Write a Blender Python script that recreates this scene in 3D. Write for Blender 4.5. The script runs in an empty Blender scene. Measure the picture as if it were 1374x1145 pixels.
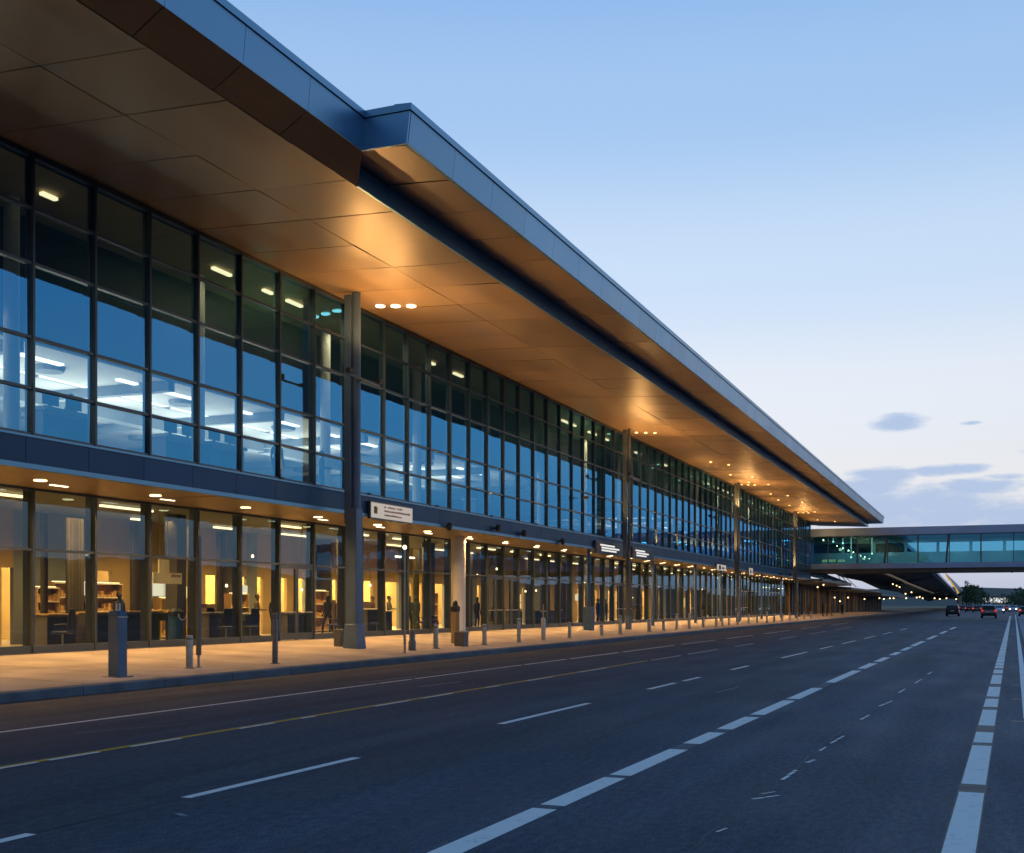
import bpy, bmesh, math, random
from mathutils import Vector, Matrix
R = math.radians
rnd = random.Random(7)
S = bpy.context.scene
COL = S.collection

# ------------------------------------------------------------------ survey of the place
# X runs along the terminal away from the viewer, Y towards the terminal, Z up (road = 0)
F, CX, HY, VX, EYE = 1550.0, 687.0, 812.0, 1322.0, 1.75
TH = math.atan((VX - CX) / F); CT, ST = math.cos(TH), math.sin(TH)

def plan_dir(x):
    r = (x - CX) / F
    return Vector((CT + r*ST, ST - r*CT))
def on_z(x, y, z=0.0):
    d = (z - EYE) * F / (HY - y); p = plan_dir(x) * d
    return Vector((p.x, p.y, z))
def on_y(x, Y):
    d = plan_dir(x); return d.x * Y / d.y
def at_y(x, y, Y):
    d = plan_dir(x); t = Y / d.y
    return Vector((d.x*t, Y, EYE + (HY - y)/F*t))

# ------------------------------------------------------------------ materials
MATS = {}
def new_mat(name):
    m = bpy.data.materials.new(name); m.use_nodes = True
    nt = m.node_tree; nt.nodes.clear()
    out = nt.nodes.new('ShaderNodeOutputMaterial')
    MATS[name] = m
    return m, nt, out
def N(nt, t, **kw):
    n = nt.nodes.new(t)
    for k, v in kw.items(): setattr(n, k, v)
    return n
def pbr(name, col, rough=0.6, metal=0.0, var=0.15, scale=3.0, bump=0.0, bscale=40.0, island=0.0, rvar=0.1, spec=0.5, stretch=(1, 1, 1)):
    m, nt, out = new_mat(name)
    b = N(nt, 'ShaderNodeBsdfPrincipled')
    tc = N(nt, 'ShaderNodeTexCoord')
    mp = N(nt, 'ShaderNodeMapping'); mp.inputs['Scale'].default_value = stretch
    nt.links.new(tc.outputs['Object'], mp.inputs[0])
    no = N(nt, 'ShaderNodeTexNoise'); no.inputs['Scale'].default_value = scale; no.inputs['Detail'].default_value = 6
    nt.links.new(mp.outputs[0], no.inputs['Vector'])
    mr = N(nt, 'ShaderNodeMapRange'); mr.inputs[1].default_value = .3; mr.inputs[2].default_value = .7
    mr.inputs[3].default_value = 1 - var; mr.inputs[4].default_value = 1 + var
    nt.links.new(no.outputs[0], mr.inputs[0])
    fac = mr.outputs[0]
    if island:
        g = N(nt, 'ShaderNodeNewGeometry')
        m2 = N(nt, 'ShaderNodeMapRange'); m2.inputs[3].default_value = 1 - island; m2.inputs[4].default_value = 1 + island
        nt.links.new(g.outputs['Random Per Island'], m2.inputs[0])
        mu = N(nt, 'ShaderNodeMath', operation='MULTIPLY')
        nt.links.new(fac, mu.inputs[0]); nt.links.new(m2.outputs[0], mu.inputs[1]); fac = mu.outputs[0]
    vm = N(nt, 'ShaderNodeVectorMath', operation='SCALE'); vm.inputs[0].default_value = col
    nt.links.new(fac, vm.inputs['Scale'])
    nt.links.new(vm.outputs[0], b.inputs['Base Color'])
    rr = N(nt, 'ShaderNodeMapRange'); rr.inputs[1].default_value = .3; rr.inputs[2].default_value = .7
    rr.inputs[3].default_value = max(.02, rough - rvar*rough); rr.inputs[4].default_value = min(1, rough + rvar*rough)
    nt.links.new(no.outputs[0], rr.inputs[0]); nt.links.new(rr.outputs[0], b.inputs['Roughness'])
    b.inputs['Metallic'].default_value = metal
    b.inputs['Specular IOR Level'].default_value = spec
    if bump:
        n2 = N(nt, 'ShaderNodeTexNoise'); n2.inputs['Scale'].default_value = bscale; n2.inputs['Detail'].default_value = 4
        nt.links.new(mp.outputs[0], n2.inputs['Vector'])
        bp = N(nt, 'ShaderNodeBump'); bp.inputs['Strength'].default_value = bump; bp.inputs['Distance'].default_value = .02
        nt.links.new(n2.outputs[0], bp.inputs['Height']); nt.links.new(bp.outputs[0], b.inputs['Normal'])
    nt.links.new(b.outputs[0], out.inputs[0])
    return m
def emit(name, col, s):
    m, nt, out = new_mat(name)
    e = N(nt, 'ShaderNodeEmission'); e.inputs[0].default_value = (*col, 1); e.inputs[1].default_value = s
    nt.links.new(e.outputs[0], out.inputs[0]); return m
def glass(name, trans, refl, base, wob=0.015, rough=0.0):
    m, nt, out = new_mat(name)
    t = N(nt, 'ShaderNodeBsdfTransparent'); t.inputs[0].default_value = (*trans, 1)
    g = N(nt, 'ShaderNodeBsdfGlossy'); g.inputs[0].default_value = (*refl, 1); g.inputs['Roughness'].default_value = rough
    fr = N(nt, 'ShaderNodeFresnel'); fr.inputs[0].default_value = 1.5
    mr = N(nt, 'ShaderNodeMapRange'); mr.inputs[3].default_value = base; mr.inputs[4].default_value = 1.0
    nt.links.new(fr.outputs[0], mr.inputs[0])
    mx = N(nt, 'ShaderNodeMixShader')
    nt.links.new(mr.outputs[0], mx.inputs[0]); nt.links.new(t.outputs[0], mx.inputs[1]); nt.links.new(g.outputs[0], mx.inputs[2])
    if wob:
        ge = N(nt, 'ShaderNodeNewGeometry'); no = N(nt, 'ShaderNodeTexNoise'); no.inputs['Scale'].default_value = .55; no.inputs['Detail'].default_value = 2
        nt.links.new(ge.outputs['Position'], no.inputs['Vector'])
        bp = N(nt, 'ShaderNodeBump'); bp.inputs['Strength'].default_value = wob; bp.inputs['Distance'].default_value = 1.0
        nt.links.new(no.outputs[0], bp.inputs['Height']); nt.links.new(bp.outputs[0], g.inputs['Normal'])
    nt.links.new(mx.outputs[0], out.inputs[0]); return m

pbr('fascia_metal', (.13, .30, .49), .36, .72, .08, .5, .05, 1.2, .07)
pbr('coping_metal', (.13, .30, .48), .35, .7, .08, .6)
pbr('spandrel_metal', (.010, .07, .17), .5, .3, .10, .7, 0, 1, .10)
pbr('soffit_metal', (.215, .138, .074), .41, .38, .14, .8, .14, 1.0, .12, .14, stretch=(.35, 1.6, 1))
pbr('canopy_metal', (.50, .35, .20), .40, .5, .08, .8, .06, 1.1, .08)
pbr('dark_metal', (.035, .04, .046), .55, .3, .1, 2)
pbr('frame_metal', (.07, .09, .11), .38, .6, .1, 2)
pbr('column_paint', (.10, .16, .26), .45, .35, .12, 1.5, .04, 8)
pbr('column_grey', (.10, .115, .135), .5, .3, .1, 2)
pbr('steel', (.36, .37, .38), .36, .85, .15, 5, .03, 30)
pbr('steel_dark', (.13, .14, .155), .42, .7, .15, 5)
pbr('white_paint', (.72, .70, .66), .5, 0, .06, 2)
pbr('concrete', (.37, .315, .27), .82, 0, .28, .6, .25, 30, .05)
pbr('pier_blue', (.05, .11, .22), .5, .3, .12, 3)
pbr('kerb_stone', (.10, .125, .155), .85, 0, .30, 1.6, .3, 25, .14)
pbr('beige_wall', (.34, .235, .095), .7, 0, .08, 1.0)
pbr('yellow_wall', (.56, .40, .16), .6, 0, .07, 1.2)
pbr('bulkhead_black', (.025, .03, .035), .7, 0, .1, 2)
pbr('dark_wall', (.09, .085, .075), .6, 0, .12, 1.5)
pbr('grey_wall', (.16, .18, .19), .6, 0, .08, 1.2)
pbr('white_ceiling', (.55, .55, .54), .7, 0, .05, .6)
pbr('floor_tile', (.40, .34, .27), .35, 0, .10, 1.5)
pbr('black_plastic', (.018, .018, .02), .45, 0, .2, 5)
pbr('dark_cloth', (.022, .022, .026), .9, 0, .25, 8)
pbr('navy_cloth', (.03, .04, .07), .9, 0, .25, 8)
pbr('brown_cloth', (.09, .055, .035), .9, 0, .25, 8)
pbr('grey_cloth', (.14, .14, .15), .9, 0, .25, 8)
pbr('skin', (.48, .30, .21), .55, 0, .06, 10)
pbr('hair', (.025, .017, .012), .6, 0, .2, 20)
pbr('curtain_cloth', (.07, .06, .04), .9, 0, .2, 5)
pbr('wood_top', (.42, .27, .12), .45, 0, .2, 3, stretch=(1, 8, 1))
def paint(name, col, worn, lo, hi):
    m, nt, out = new_mat(name); b = N(nt, 'ShaderNodeBsdfPrincipled'); tc = N(nt, 'ShaderNodeTexCoord')
    no = N(nt, 'ShaderNodeTexNoise'); no.inputs['Scale'].default_value = 7; no.inputs['Detail'].default_value = 9; no.inputs['Roughness'].default_value = .72
    nt.links.new(tc.outputs['Object'], no.inputs['Vector'])
    mr = N(nt, 'ShaderNodeMapRange'); mr.inputs[1].default_value = lo; mr.inputs[2].default_value = hi; nt.links.new(no.outputs[0], mr.inputs[0])
    mx = N(nt, 'ShaderNodeMix', data_type='RGBA'); mx.inputs[6].default_value = (*col, 1); mx.inputs[7].default_value = (*worn, 1)
    nt.links.new(mr.outputs[0], mx.inputs[0]); nt.links.new(mx.outputs[2], b.inputs['Base Color']); b.inputs['Roughness'].default_value = .75
    b.inputs['Specular IOR Level'].default_value = .25
    nt.links.new(b.outputs[0], out.inputs[0])
paint('paint_white', (.82, .74, .63), (.24, .23, .21), .55, .76)
pbr('paint_worn', (.19, .195, .20), .8, 0, .35, 6, .15, 60)
pbr('paint_faint', (.10, .105, .11), .85, 0, .45, 9, .15, 60)
paint('paint_yellow', (.62, .34, .04), (.14, .10, .05), .52, .72)
pbr('tar', (.012, .012, .013), .6, 0, .3, 4)
pbr('amber_marker', (.55, .25, .05), .5, 0, .2, 9)
pbr('bark', (.06, .045, .03), .9, 0, .3, 3)
pbr('leaf', (.07, .11, .05), .7, 0, .35, .5, island=.5)
pbr('grass_ground', (.045, .06, .03), .95, 0, .3, .15)
pbr('hill_green', (.05, .07, .055), .95, 0, .3, .01)
pbr('car_black', (.012, .013, .016), .25, .3, .1, 2)
pbr('car_silver', (.30, .36, .42), .28, .6, .06, 2)
pbr('car_red', (.20, .02, .02), .3, .2, .06, 2)
pbr('car_grey', (.08, .09, .10), .3, .4, .06, 2)
pbr('car_white', (.6, .6, .6), .35, .0, .06, 2)
pbr('car_glass', (.015, .02, .025), .08, .0, .05, 2)
pbr('rubber', (.015, .015, .015), .85, 0, .2, 9)
pbr('roof_grey', (.13, .155, .19), .5, .5, .12, .4, island=.1)
pbr('far_soffit', (.10, .11, .13), .5, .3, .12, .3, island=.1)
pbr('bridge_metal', (.26, .36, .56), .42, .35, .1, .5, .04, 1)
pbr('tail_off', (.10, .008, .006), .3, 0, .1, 4)
pbr('gold_trim', (.55, .33, .10), .4, .6, .1, 1)
pbr('path_grey', (.22, .22, .22), .85, 0, .2, 1.1, .25, 30)
pbr('sign_dark', (.02, .025, .035), .4, 0, .1, 3)
pbr('sign_red', (.45, .04, .03), .5, 0, .1, 3)
pbr('goods', (.38, .22, .08), .6, 0, .5, 14)
pbr('sign_ink', (.42, .16, .10), .5, 0, .1, 3)
emit('sign_face', (.95, .84, .74), .46)
emit('sign_letters', (.95, .93, .9), .9)
emit('lamp_warm', (1, .66, .26), 7)
emit('lamp_gold', (1, .62, .22), 3.5)
emit('lamp_soft', (1, .78, .46), 4)
emit('strip_white', (1, .92, .78), 3.6)
emit('strip_dim', (1, .84, .58), 2.0)
emit('strip_warm', (1, .76, .42), 2.6)
emit('lamp_far', (1, .66, .28), 5)
emit('tail_red', (1, .05, .02), .6)
emit('tail_bright', (1, .10, .04), .9)
emit('head_white', (1, .95, .85), 5)
emit('letters_gold', (1, .72, .25), .7)
emit('far_lit', (.95, .97, 1), .9)
emit('box_warm', (1, .68, .28), 1.1)
emit('box_white', (1, .93, .78), .9)
emit('fin_glow', (1, .58, .12), .55)  # emission stands in for gold light falling on the canopy underside
glass('glass_upper', (.54, .71, .76), (.09, .46, .94), .36, .003)
glass('glass_ground', (.86, .86, .70), (.40, .70, .92), .08, .003)
glass('glass_bridge', (.15, .56, .78), (.14, .55, .98), .26, .004)
glass('glass_clear', (.8, .85, .85), (.8, .9, 1), .08, 0)

# asphalt
def asphalt():
    m, nt, out = new_mat('asphalt')
    b = N(nt, 'ShaderNodeBsdfPrincipled'); tc = N(nt, 'ShaderNodeTexCoord')
    def noise(scale, det, sx=1, sy=1, dist=0):
        mp = N(nt, 'ShaderNodeMapping'); mp.inputs['Scale'].default_value = (sx, sy, 1)
        nt.links.new(tc.outputs['Object'], mp.inputs[0])
        n = N(nt, 'ShaderNodeTexNoise'); n.inputs['Scale'].default_value = scale; n.inputs['Detail'].default_value = det
        n.inputs['Distortion'].default_value = dist
        nt.links.new(mp.outputs[0], n.inputs['Vector']); return n.outputs[0]
    def rng(s, a, c, lo, hi):
        r = N(nt, 'ShaderNodeMapRange'); r.inputs[1].default_value = a; r.inputs[2].default_value = c
        r.inputs[3].default_value = lo; r.inputs[4].default_value = hi; nt.links.new(s, r.inputs[0]); return r.outputs[0]
    def mul(a, c):
        q = N(nt, 'ShaderNodeMath', operation='MULTIPLY'); nt.links.new(a, q.inputs[0]); nt.links.new(c, q.inputs[1]); return q.outputs[0]
    grain = mul(rng(noise(60, 3), .33, .67, .45, 1.6), rng(noise(14, 4, .5, 1), .32, .68, .72, 1.3))
    blot = rng(noise(.5, 5, .35, 1.2, .4), .35, .68, .87, 1.13)
    streak = rng(noise(1.6, 4, .04, 1.0), .36, .66, .82, 1.15)
    fac = mul(mul(grain, blot), streak)
    v = N(nt, 'ShaderNodeVectorMath', operation='SCALE'); v.inputs[0].default_value = (.054, .067, .081)
    nt.links.new(fac, v.inputs['Scale']); nt.links.new(v.outputs[0], b.inputs['Base Color'])
    nt.links.new(rng(noise(.9, 5, .3, 1), .3, .7, .62, .78), b.inputs['Roughness'])
    b.inputs['Specular IOR Level'].default_value = .18
    bp = N(nt, 'ShaderNodeBump'); bp.inputs['Strength'].default_value = .5; bp.inputs['Distance'].default_value = .01
    nt.links.new(noise(130, 3), bp.inputs['Height']); nt.links.new(bp.outputs[0], b.inputs['Normal'])
    nt.links.new(b.outputs[0], out.inputs[0])
asphalt()

# ------------------------------------------------------------------ mesh helpers
class MB:
    def __init__(s): s.v = []; s.f = []; s.mi = []; s.m = 0
    def add(s, vs, fs):
        o = len(s.v); s.v += [tuple(p) for p in vs]
        s.f += [tuple(i + o for i in f) for f in fs]; s.mi += [s.m]*len(fs); return s
    def box(s, x0, x1, y0, y1, z0, z1):
        return s.add([(x0,y0,z0),(x1,y0,z0),(x1,y1,z0),(x0,y1,z0),(x0,y0,z1),(x1,y0,z1),(x1,y1,z1),(x0,y1,z1)],
                     [(0,3,2,1),(4,5,6,7),(0,1,5,4),(1,2,6,5),(2,3,7,6),(3,0,4,7)])
    def hexa(s, b, t):     # four bottom + four top points
        return s.add(list(b)+list(t), [(0,3,2,1),(4,5,6,7),(0,1,5,4),(1,2,6,5),(2,3,7,6),(3,0,4,7)])
    def quad(s, a, b, c, d): return s.add([a,b,c,d], [(0,1,2,3)])
    def prism(s, prof, x0, x1):   # profile (y,z) extruded along x
        n = len(prof)
        vs = [(x0,y,z) for y,z in prof] + [(x1,y,z) for y,z in prof]
        fs = [tuple(range(n-1,-1,-1)), tuple(range(n,2*n))] + [(i,(i+1)%n,n+(i+1)%n,n+i) for i in range(n)]
        return s.add(vs, fs)
    def lathe(s, x, y, prof, n=16, z0=0.0):   # profile of (radius, z)
        vs = []; fs = []
        for r, z in prof:
            for i in range(n):
                a = 2*math.pi*i/n; vs.append((x + r*math.cos(a), y + r*math.sin(a), z0 + z))
        for k in range(len(prof)-1):
            for i in range(n):
                j = (i+1) % n; fs.append((k*n+i, k*n+j, (k+1)*n+j, (k+1)*n+i))
        fs.append(tuple(range(n-1,-1,-1))); fs.append(tuple((len(prof)-1)*n+i for i in range(n)))
        return s.add(vs, fs)
    def tube(s, pts, r, n=8, caps=True):
        pts = [Vector(p) for p in pts]; rs = r if isinstance(r, (list, tuple)) else [r]*len(pts)
        vs = []; fs = []
        for k, p in enumerate(pts):
            d = (pts[min(k+1, len(pts)-1)] - pts[max(k-1, 0)]).normalized()
            u = d.cross(Vector((0,0,1)))
            if u.length < 1e-3: u = d.cross(Vector((1,0,0)))
            u.normalize(); w = d.cross(u)
            for i in range(n):
                a = 2*math.pi*i/n; vs.append(p + (u*math.cos(a) + w*math.sin(a))*rs[k])
        for k in range(len(pts)-1):
            for i in range(n):
                j = (i+1) % n; fs.append((k*n+i, (k+1)*n+i, (k+1)*n+j, k*n+j))
        if caps: fs.append(tuple(range(n))); fs.append(tuple(reversed([(len(pts)-1)*n+i for i in range(n)])))
        return s.add(vs, fs)
    def ball(s, c, r, n=10, sz=1.0):
        prof = [(max(1e-3, r*math.sin(math.pi*k/n)), -r*sz*math.cos(math.pi*k/n)) for k in range(n+1)]
        return s.lathe(c[0], c[1], prof, n, c[2])
    def build(s, name, mat, parent=None, bevel=0.0, smooth=False, loc=None, recalc=True):
        me = bpy.data.meshes.new(name); me.from_pydata(s.v, [], s.f)
        mats = mat if isinstance(mat, (list, tuple)) else [mat]
        for q in mats: me.materials.append(MATS[q] if isinstance(q, str) else q)
        me.polygons.foreach_set('material_index', s.mi)
        if recalc:
            bm = bmesh.new(); bm.from_mesh(me); bmesh.ops.recalc_face_normals(bm, faces=bm.faces); bm.to_mesh(me); bm.free()
        if smooth: me.polygons.foreach_set('use_smooth', [True]*len(me.polygons))
        o = bpy.data.objects.new(name, me); COL.objects.link(o)
        if bevel:
            q = o.modifiers.new('bevel', 'BEVEL'); q.width = bevel; q.segments = 2; q.limit_method = 'ANGLE'; q.angle_limit = R(40)
        if smooth and hasattr(me, 'set_sharp_from_angle'): me.set_sharp_from_angle(angle=R(40))
        if parent: 
            o.parent = parent
            if parent.get('_world'): o.matrix_parent_inverse = Matrix.Translation(Vector(parent['_world'])).inverted()
        elif loc: o.location = loc
        return o
def empty(name, loc=(0,0,0), rz=0, world=False):
    o = bpy.data.objects.new(name, None); COL.objects.link(o); o.location = loc; o.rotation_euler.z = rz
    o.empty_display_size = .3
    if world: o['_world'] = list(loc)
    return o
def tag(o, label, cat, group=None):
    o['label'] = label; o['category'] = cat
    if group: o['group'] = group
    return o
def struct(o): o['kind'] = 'structure'; return o
def part(mb, name, mat, parent, **kw):          # part built in world coordinates under a world root
    o = mb.build(name, mat, parent, **kw)
    return o
def dup(root, loc, rz=None, label=None, group=None):
    c = root.copy(); COL.objects.link(c); c.location = loc
    if rz is not None: c.rotation_euler.z = rz
    if label: c['label'] = label
    if group: c['group'] = group
    for ch in list(root.children):
        d = ch.copy(); COL.objects.link(d); d.parent = c
        for g in list(ch.children):
            e = g.copy(); COL.objects.link(e); e.parent = d
    return c
def sub(o, parent):        # sub-part built in the same coordinates as its part
    o.parent = parent; o.matrix_parent_inverse = Matrix.Identity(4); return o

def area(name, loc, power, sx, sy, col=(1, .72, .40), rot=(0, 0, 0), spread=180):
    l = bpy.data.lights.new(name, 'AREA'); l.shape = 'RECTANGLE'; l.size = sx; l.size_y = sy; l.energy = power; l.color = col; l.spread = R(spread)
    o = bpy.data.objects.new(name, l); COL.objects.link(o); o.location = loc; o.rotation_euler = rot; return o
def spot(name, loc, target, power, col=(1, .62, .25), size=120, blend=.8, rad=.12):
    l = bpy.data.lights.new(name, 'SPOT'); l.energy = power; l.color = col; l.spot_size = R(size); l.spot_blend = blend; l.shadow_soft_size = rad
    o = bpy.data.objects.new(name, l); COL.objects.link(o); o.location = loc
    o.rotation_euler = (Vector(target) - Vector(loc)).to_track_quat('-Z', 'Y').to_euler(); return o

# ------------------------------------------------------------------ key levels
YF = 14.3; ZFo = 12.05; YK = 16.2; YC = 20.5; YU = 20.6; YG = 23.8
def side_z(y): return .17 + (y - YK) * .26 / 7.6
ZF = .43; ZC = 4.91; ZU0, ZU1 = 5.70, 12.28
ZS = 12.35; YE = 14.83; YL = 13.58; YR = 12.40; ZL = 12.45; ZT = 13.35
XS = 23.85; X0, X1 = -14.0, 150.2; XR = 158.9
WARM = (1, .54, .18)

# ------------------------------------------------------------------ setting: ground, road, pavement
struct(MB().box(-400, 7000, -4000, 4000, -.6, -.03).build('ground', 'grass_ground'))
road = struct(MB().box(-60, 1500, -40, YK + .02, -.4, 0).build('road', 'asphalt'))
# kerb with joints
kb = MB()
x = -40.0
while x < 420:
    kb.prism([(YK, -.1), (YK, .15), (YK + .03, .175), (YK + .30, .18), (YK + .30, -.1)], x + .012, x + 2.4 - .012); x += 2.4
struct(kb.build('kerb', 'kerb_stone'))
sw = MB(); x = -40.65
while x < 420:                                  # paving slabs with open joints
    wj = 2.35 if x < 160 else 20
    for y0, y1 in ((YK + .305, 20.2), (20.2, 24.3)):
        z0, z1 = side_z(y0), side_z(y1)
        g = .013
        sw.hexa([(x+g,y0+g,-.2),(x+wj-g,y0+g,-.2),(x+wj-g,y1-g,-.2),(x+g,y1-g,-.2)],
                [(x+g,y0+g,z0),(x+wj-g,y0+g,z0),(x+wj-g,y1-g,z1),(x+g,y1-g,z1)])
    x += wj
struct(sw.build('sidewalk', 'concrete'))
# footpath right of the road beyond the outer white line (widening gently to the right)
def line(x, y, xv):
    p = on_z(x, y); a = TH - math.atan((xv - CX) / F); return p.to_2d(), Vector((math.cos(a), math.sin(a)))
def hit(l, x):
    p, d = l; q = plan_dir(x); den = d.x*q.y - d.y*q.x
    return (q.x*p.y - q.y*p.x) / den
def strip(mb, l, s0, s1, w, z=.004, off=0.0, wob=0.0):
    p, d = l; n = Vector((-d.y, d.x)); seg = max(1, int(min(40, (s1-s0)/2)))
    pts = []
    for i in range(seg+1):
        s = s0 + (s1-s0)*i/seg; c = p + d*s + n*off
        jw = 1 + (rnd.random()-.5)*wob
        pts.append((c + n*w*.5*jw, c - n*w*.5*jw))
    for (a, b), (c, e) in zip(pts, pts[1:]):
        mb.quad((a.x,a.y,z),(b.x,b.y,z),(e.x,e.y,z),(c.x,c.y,z))
outer = line(1374, 920, 1361); edge = line(1286, 1145, 1359)
pth = MB(); p, d = outer; n = Vector((-d.y, d.x))
for s0, s1 in [(-30 + 3*i, -27 + 3*i) for i in range(60)] + [(150, 420)]:
    a, b = p + d*(s0+.006) - n*.22, p + d*(s1-.006) - n*.22
    c, e = b - n*5, a - n*5
    pth.hexa([(a.x,a.y,-.1),(b.x,b.y,-.1),(c.x,c.y,-.1),(e.x,e.y,-.1)], [(a.x,a.y,.05),(b.x,b.y,.05),(c.x,c.y,.06),(e.x,e.y,.06)])
struct(pth.build('path', 'path_grey'))
# ---- markings (parts of the road)
def mark(mb, name, mat): return mb.build(name, mat, road, recalc=False)
l1 = line(0, 983, 1325)
m = MB(); gapx = (505, 545)
for x0, x1 in ((-260, 505), (508, 553), (557, 700), (704, 760), (765, 830), (836, 905), (915, 960), (975, 1010), (1025, 1060), (1075, 1102), (1115, 1137)):
    strip(m, l1, hit(l1, x0), hit(l1, x1), .11, wob=.25)
mark(m, 'lane_line', 'paint_white')
l2 = line(0, 1031, 1322)
m = MB(); strip(m, l2, hit(l2, -300), hit(l2, 870), .12, off=.03, wob=.2); mark(m, 'yellow_line', 'paint_yellow')
m = MB()
for x0, x1 in ((-120, 47), (62, 130), (172, 240), (318, 365), (402, 420), (500, 548), (565, 605), (650, 668), (705, 740), (776, 812), (872, 912), (922, 962), (985, 1010), (1045, 1068), (1085, 1108), (1120, 1142)):
    strip(m, l2, hit(l2, x0), hit(l2, x1), .07, off=-.035, z=.006, wob=.25)
mark(m, 'lane_line', 'paint_white')
l3 = line(364, 1044, 1352)
m = MB()
for x0, x1 in ((-30, 42), (249, 479), (671, 790), (870, 906), (917, 939), (981, 1004), (1049, 1083), (1100, 1117), (1130, 1148), (1160, 1174), (1185, 1197), (1208, 1218)):
    strip(m, l3, hit(l3, x0), hit(l3, x1), .115, wob=.15)
mark(m, 'lane_line', 'paint_white')
l4 = line(657, 1118.5, 1349)
m = MB(); m2 = MB()
seg = [(540, 731), (741, 825), (832, 911), (928, 962), (972, 1009), (1016, 1059), (1064, 1097), (1114, 1150), (1156, 1172), (1177, 1190), (1197, 1206), (1211, 1221), (1224, 1239), (1245, 1256), (1262, 1270), (1275, 1282)]
for i, (x0, x1) in enumerate(seg):
    strip(m, l4, hit(l4, x0), hit(l4, x1), .23, wob=.06)
    if i < 10: strip(m2, l4, hit(l4, x1) + .03, hit(l4, seg[i+1][0]) - .03, .22, wob=.2)
mark(m, 'lane_line', 'paint_white'); mark(m2, 'worn_line', 'paint_faint')
m = MB(); m2 = MB(); s = -6.0; k = 0
ends = [(1145+60, 1064), (1053, 1001), (997, 983), (974, 953), (949, 938), (935, 922), (918, 906), (904, 899)]
yy = lambda y: hit(edge, VX + (1286-1359)*(y-812)/333.0 + (1359-VX)) if False else None
def edge_s(y):      # distance along the edge line at which it crosses image row y
    x = 1359 + (1286 - 1359) * (y - HY) / (1145 - HY); return hit(edge, x)
for a, b in ends:
    strip(m, edge, edge_s(a), edge_s(b), .22, wob=.03)
s = edge_s(897); 
while s < 190:
    ln = 1.1 + rnd.random()*1.1; strip(m, edge, s, s+ln, .22, wob=.05); s += ln + .22
strip(m2, edge, edge_s(1205), 190, .25, z=.0025)
mark(m2, 'tar_band', 'tar'); mark(m, 'edge_line', 'paint_white')
m = MB(); strip(m, outer, hit(outer, 1374) - 8, 200, .13, wob=.1); mark(m, 'edge_line', 'paint_white')
m = MB(); p, d = edge; n = Vector((-d.y, d.x))
for yb in (967, 938, 919, 906, 895, 885, 870, 860, 852):
    s = edge_s(yb); q = p + d*s - n*.33
    a = q - n*.36; e = d*.08
    m.quad((q.x,q.y,.004),(a.x,a.y,.004),(a.x+e.x,a.y+e.y,.004),(q.x+e.x,q.y+e.y,.004))
mark(m, 'cross_mark', 'amber_marker')
# cracks, sealed seams, old paint flecks
l5 = line(970, 1105, 1347)
m = MB(); s = hit(l5, 700); o_ = 0; pts = []
while s < 120:
    o_ = .8*o_ + (rnd.random()-.5)*.05; c = l5[0] + l5[1]*s + Vector((-l5[1].y, l5[1].x))*o_; pts.append(c); s += .12 + s*.01 if s > 0 else .12
for a, b in zip(pts, pts[1:]):
    n = Vector((-(b-a).y, (b-a).x)).normalized()*(.006 + .006*rnd.random())
    m.quad((a.x+n.x,a.y+n.y,.003),(a.x-n.x,a.y-n.y,.003),(b.x-n.x,b.y-n.y,.003),(b.x+n.x,b.y+n.y,.003))
for (xa, ya, xb, yb) in ((1290, 1100, 1235, 1120), (1228, 1075, 1180, 1145), (0, 1075, 250, 1068)):
    a, b = on_z(xa, ya).to_2d(), on_z(xb, yb).to_2d(); pp = [a]
    for i in range(1, 26): pp.append(a.lerp(b, i/25) + Vector((rnd.uniform(-.02,.02), rnd.uniform(-.02,.02))))
    for q, r in zip(pp, pp[1:]):
        n = Vector((-(r-q).y, (r-q).x)).normalized()*.005
        m.quad((q.x+n.x,q.y+n.y,.003),(q.x-n.x,q.y-n.y,.003),(r.x-n.x,r.y-n.y,.003),(r.x+n.x,r.y+n.y,.003))
strip(m, line(249, 1071, 1352), -14, 60, .018, z=.003, wob=.8)
strip(m, line(0, 960, 1322), -20, 60, .02, z=.003, wob=.8)
mark(m, 'crack', 'tar')
m = MB()
for (x0, y0, x1, y1, w) in ((1010, 1073, 1045, 1068, .05), (1022, 1066, 1040, 1063, .03), (1050, 1047, 1068, 1034, .05), (1083, 1024, 1093, 1020, .06), (1100, 1008, 1108, 1003, .04), (1115, 998, 1132, 988, .04), (1155, 966, 1166, 960, .05), (1180, 948, 1197, 941, .05), (1206, 930, 1214, 925, .05), (1228, 917, 1236, 912, .05), (962, 1117, 975, 1112, .03), (1245, 905, 1250, 902, .05)):
    a, b = on_z(x0, y0).to_2d(), on_z(x1, y1).to_2d()
    n = Vector((-(b-a).y, (b-a).x)).normalized()*w*.5
    for t0, t1 in ((0, .42), (.5, .78), (.84, 1)):
        q, r = a.lerp(b, t0), a.lerp(b, t1)
        m.quad((q.x+n.x,q.y+n.y,.005),(q.x-n.x*.6,q.y-n.y*.6,.005),(r.x-n.x,r.y-n.y,.005),(r.x+n.x*.5,r.y+n.y*.5,.005))
mark(m, 'paint_fleck', 'paint_white')
m = MB()
for (x0, y0, x1, y1, w) in ((960, 930, 992, 922, .06), (100, 984, 250, 972, .05), (480, 917, 560, 908, .12), (560, 922, 620, 915, .15), (240, 1092, 246, 1096, .1)):
    a, b = on_z(x0, y0).to_2d(), on_z(x1, y1).to_2d(); n = Vector((-(b-a).y, (b-a).x)).normalized()*w*.5
    m.quad((a.x+n.x*.3,a.y+n.y*.3,.005),(a.x-n.x,a.y-n.y,.005),(b.x-n.x*.3,b.y-n.y*.3,.005),(b.x+n.x,b.y+n.y,.005))
mark(m, 'scuff', 'paint_worn')
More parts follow.
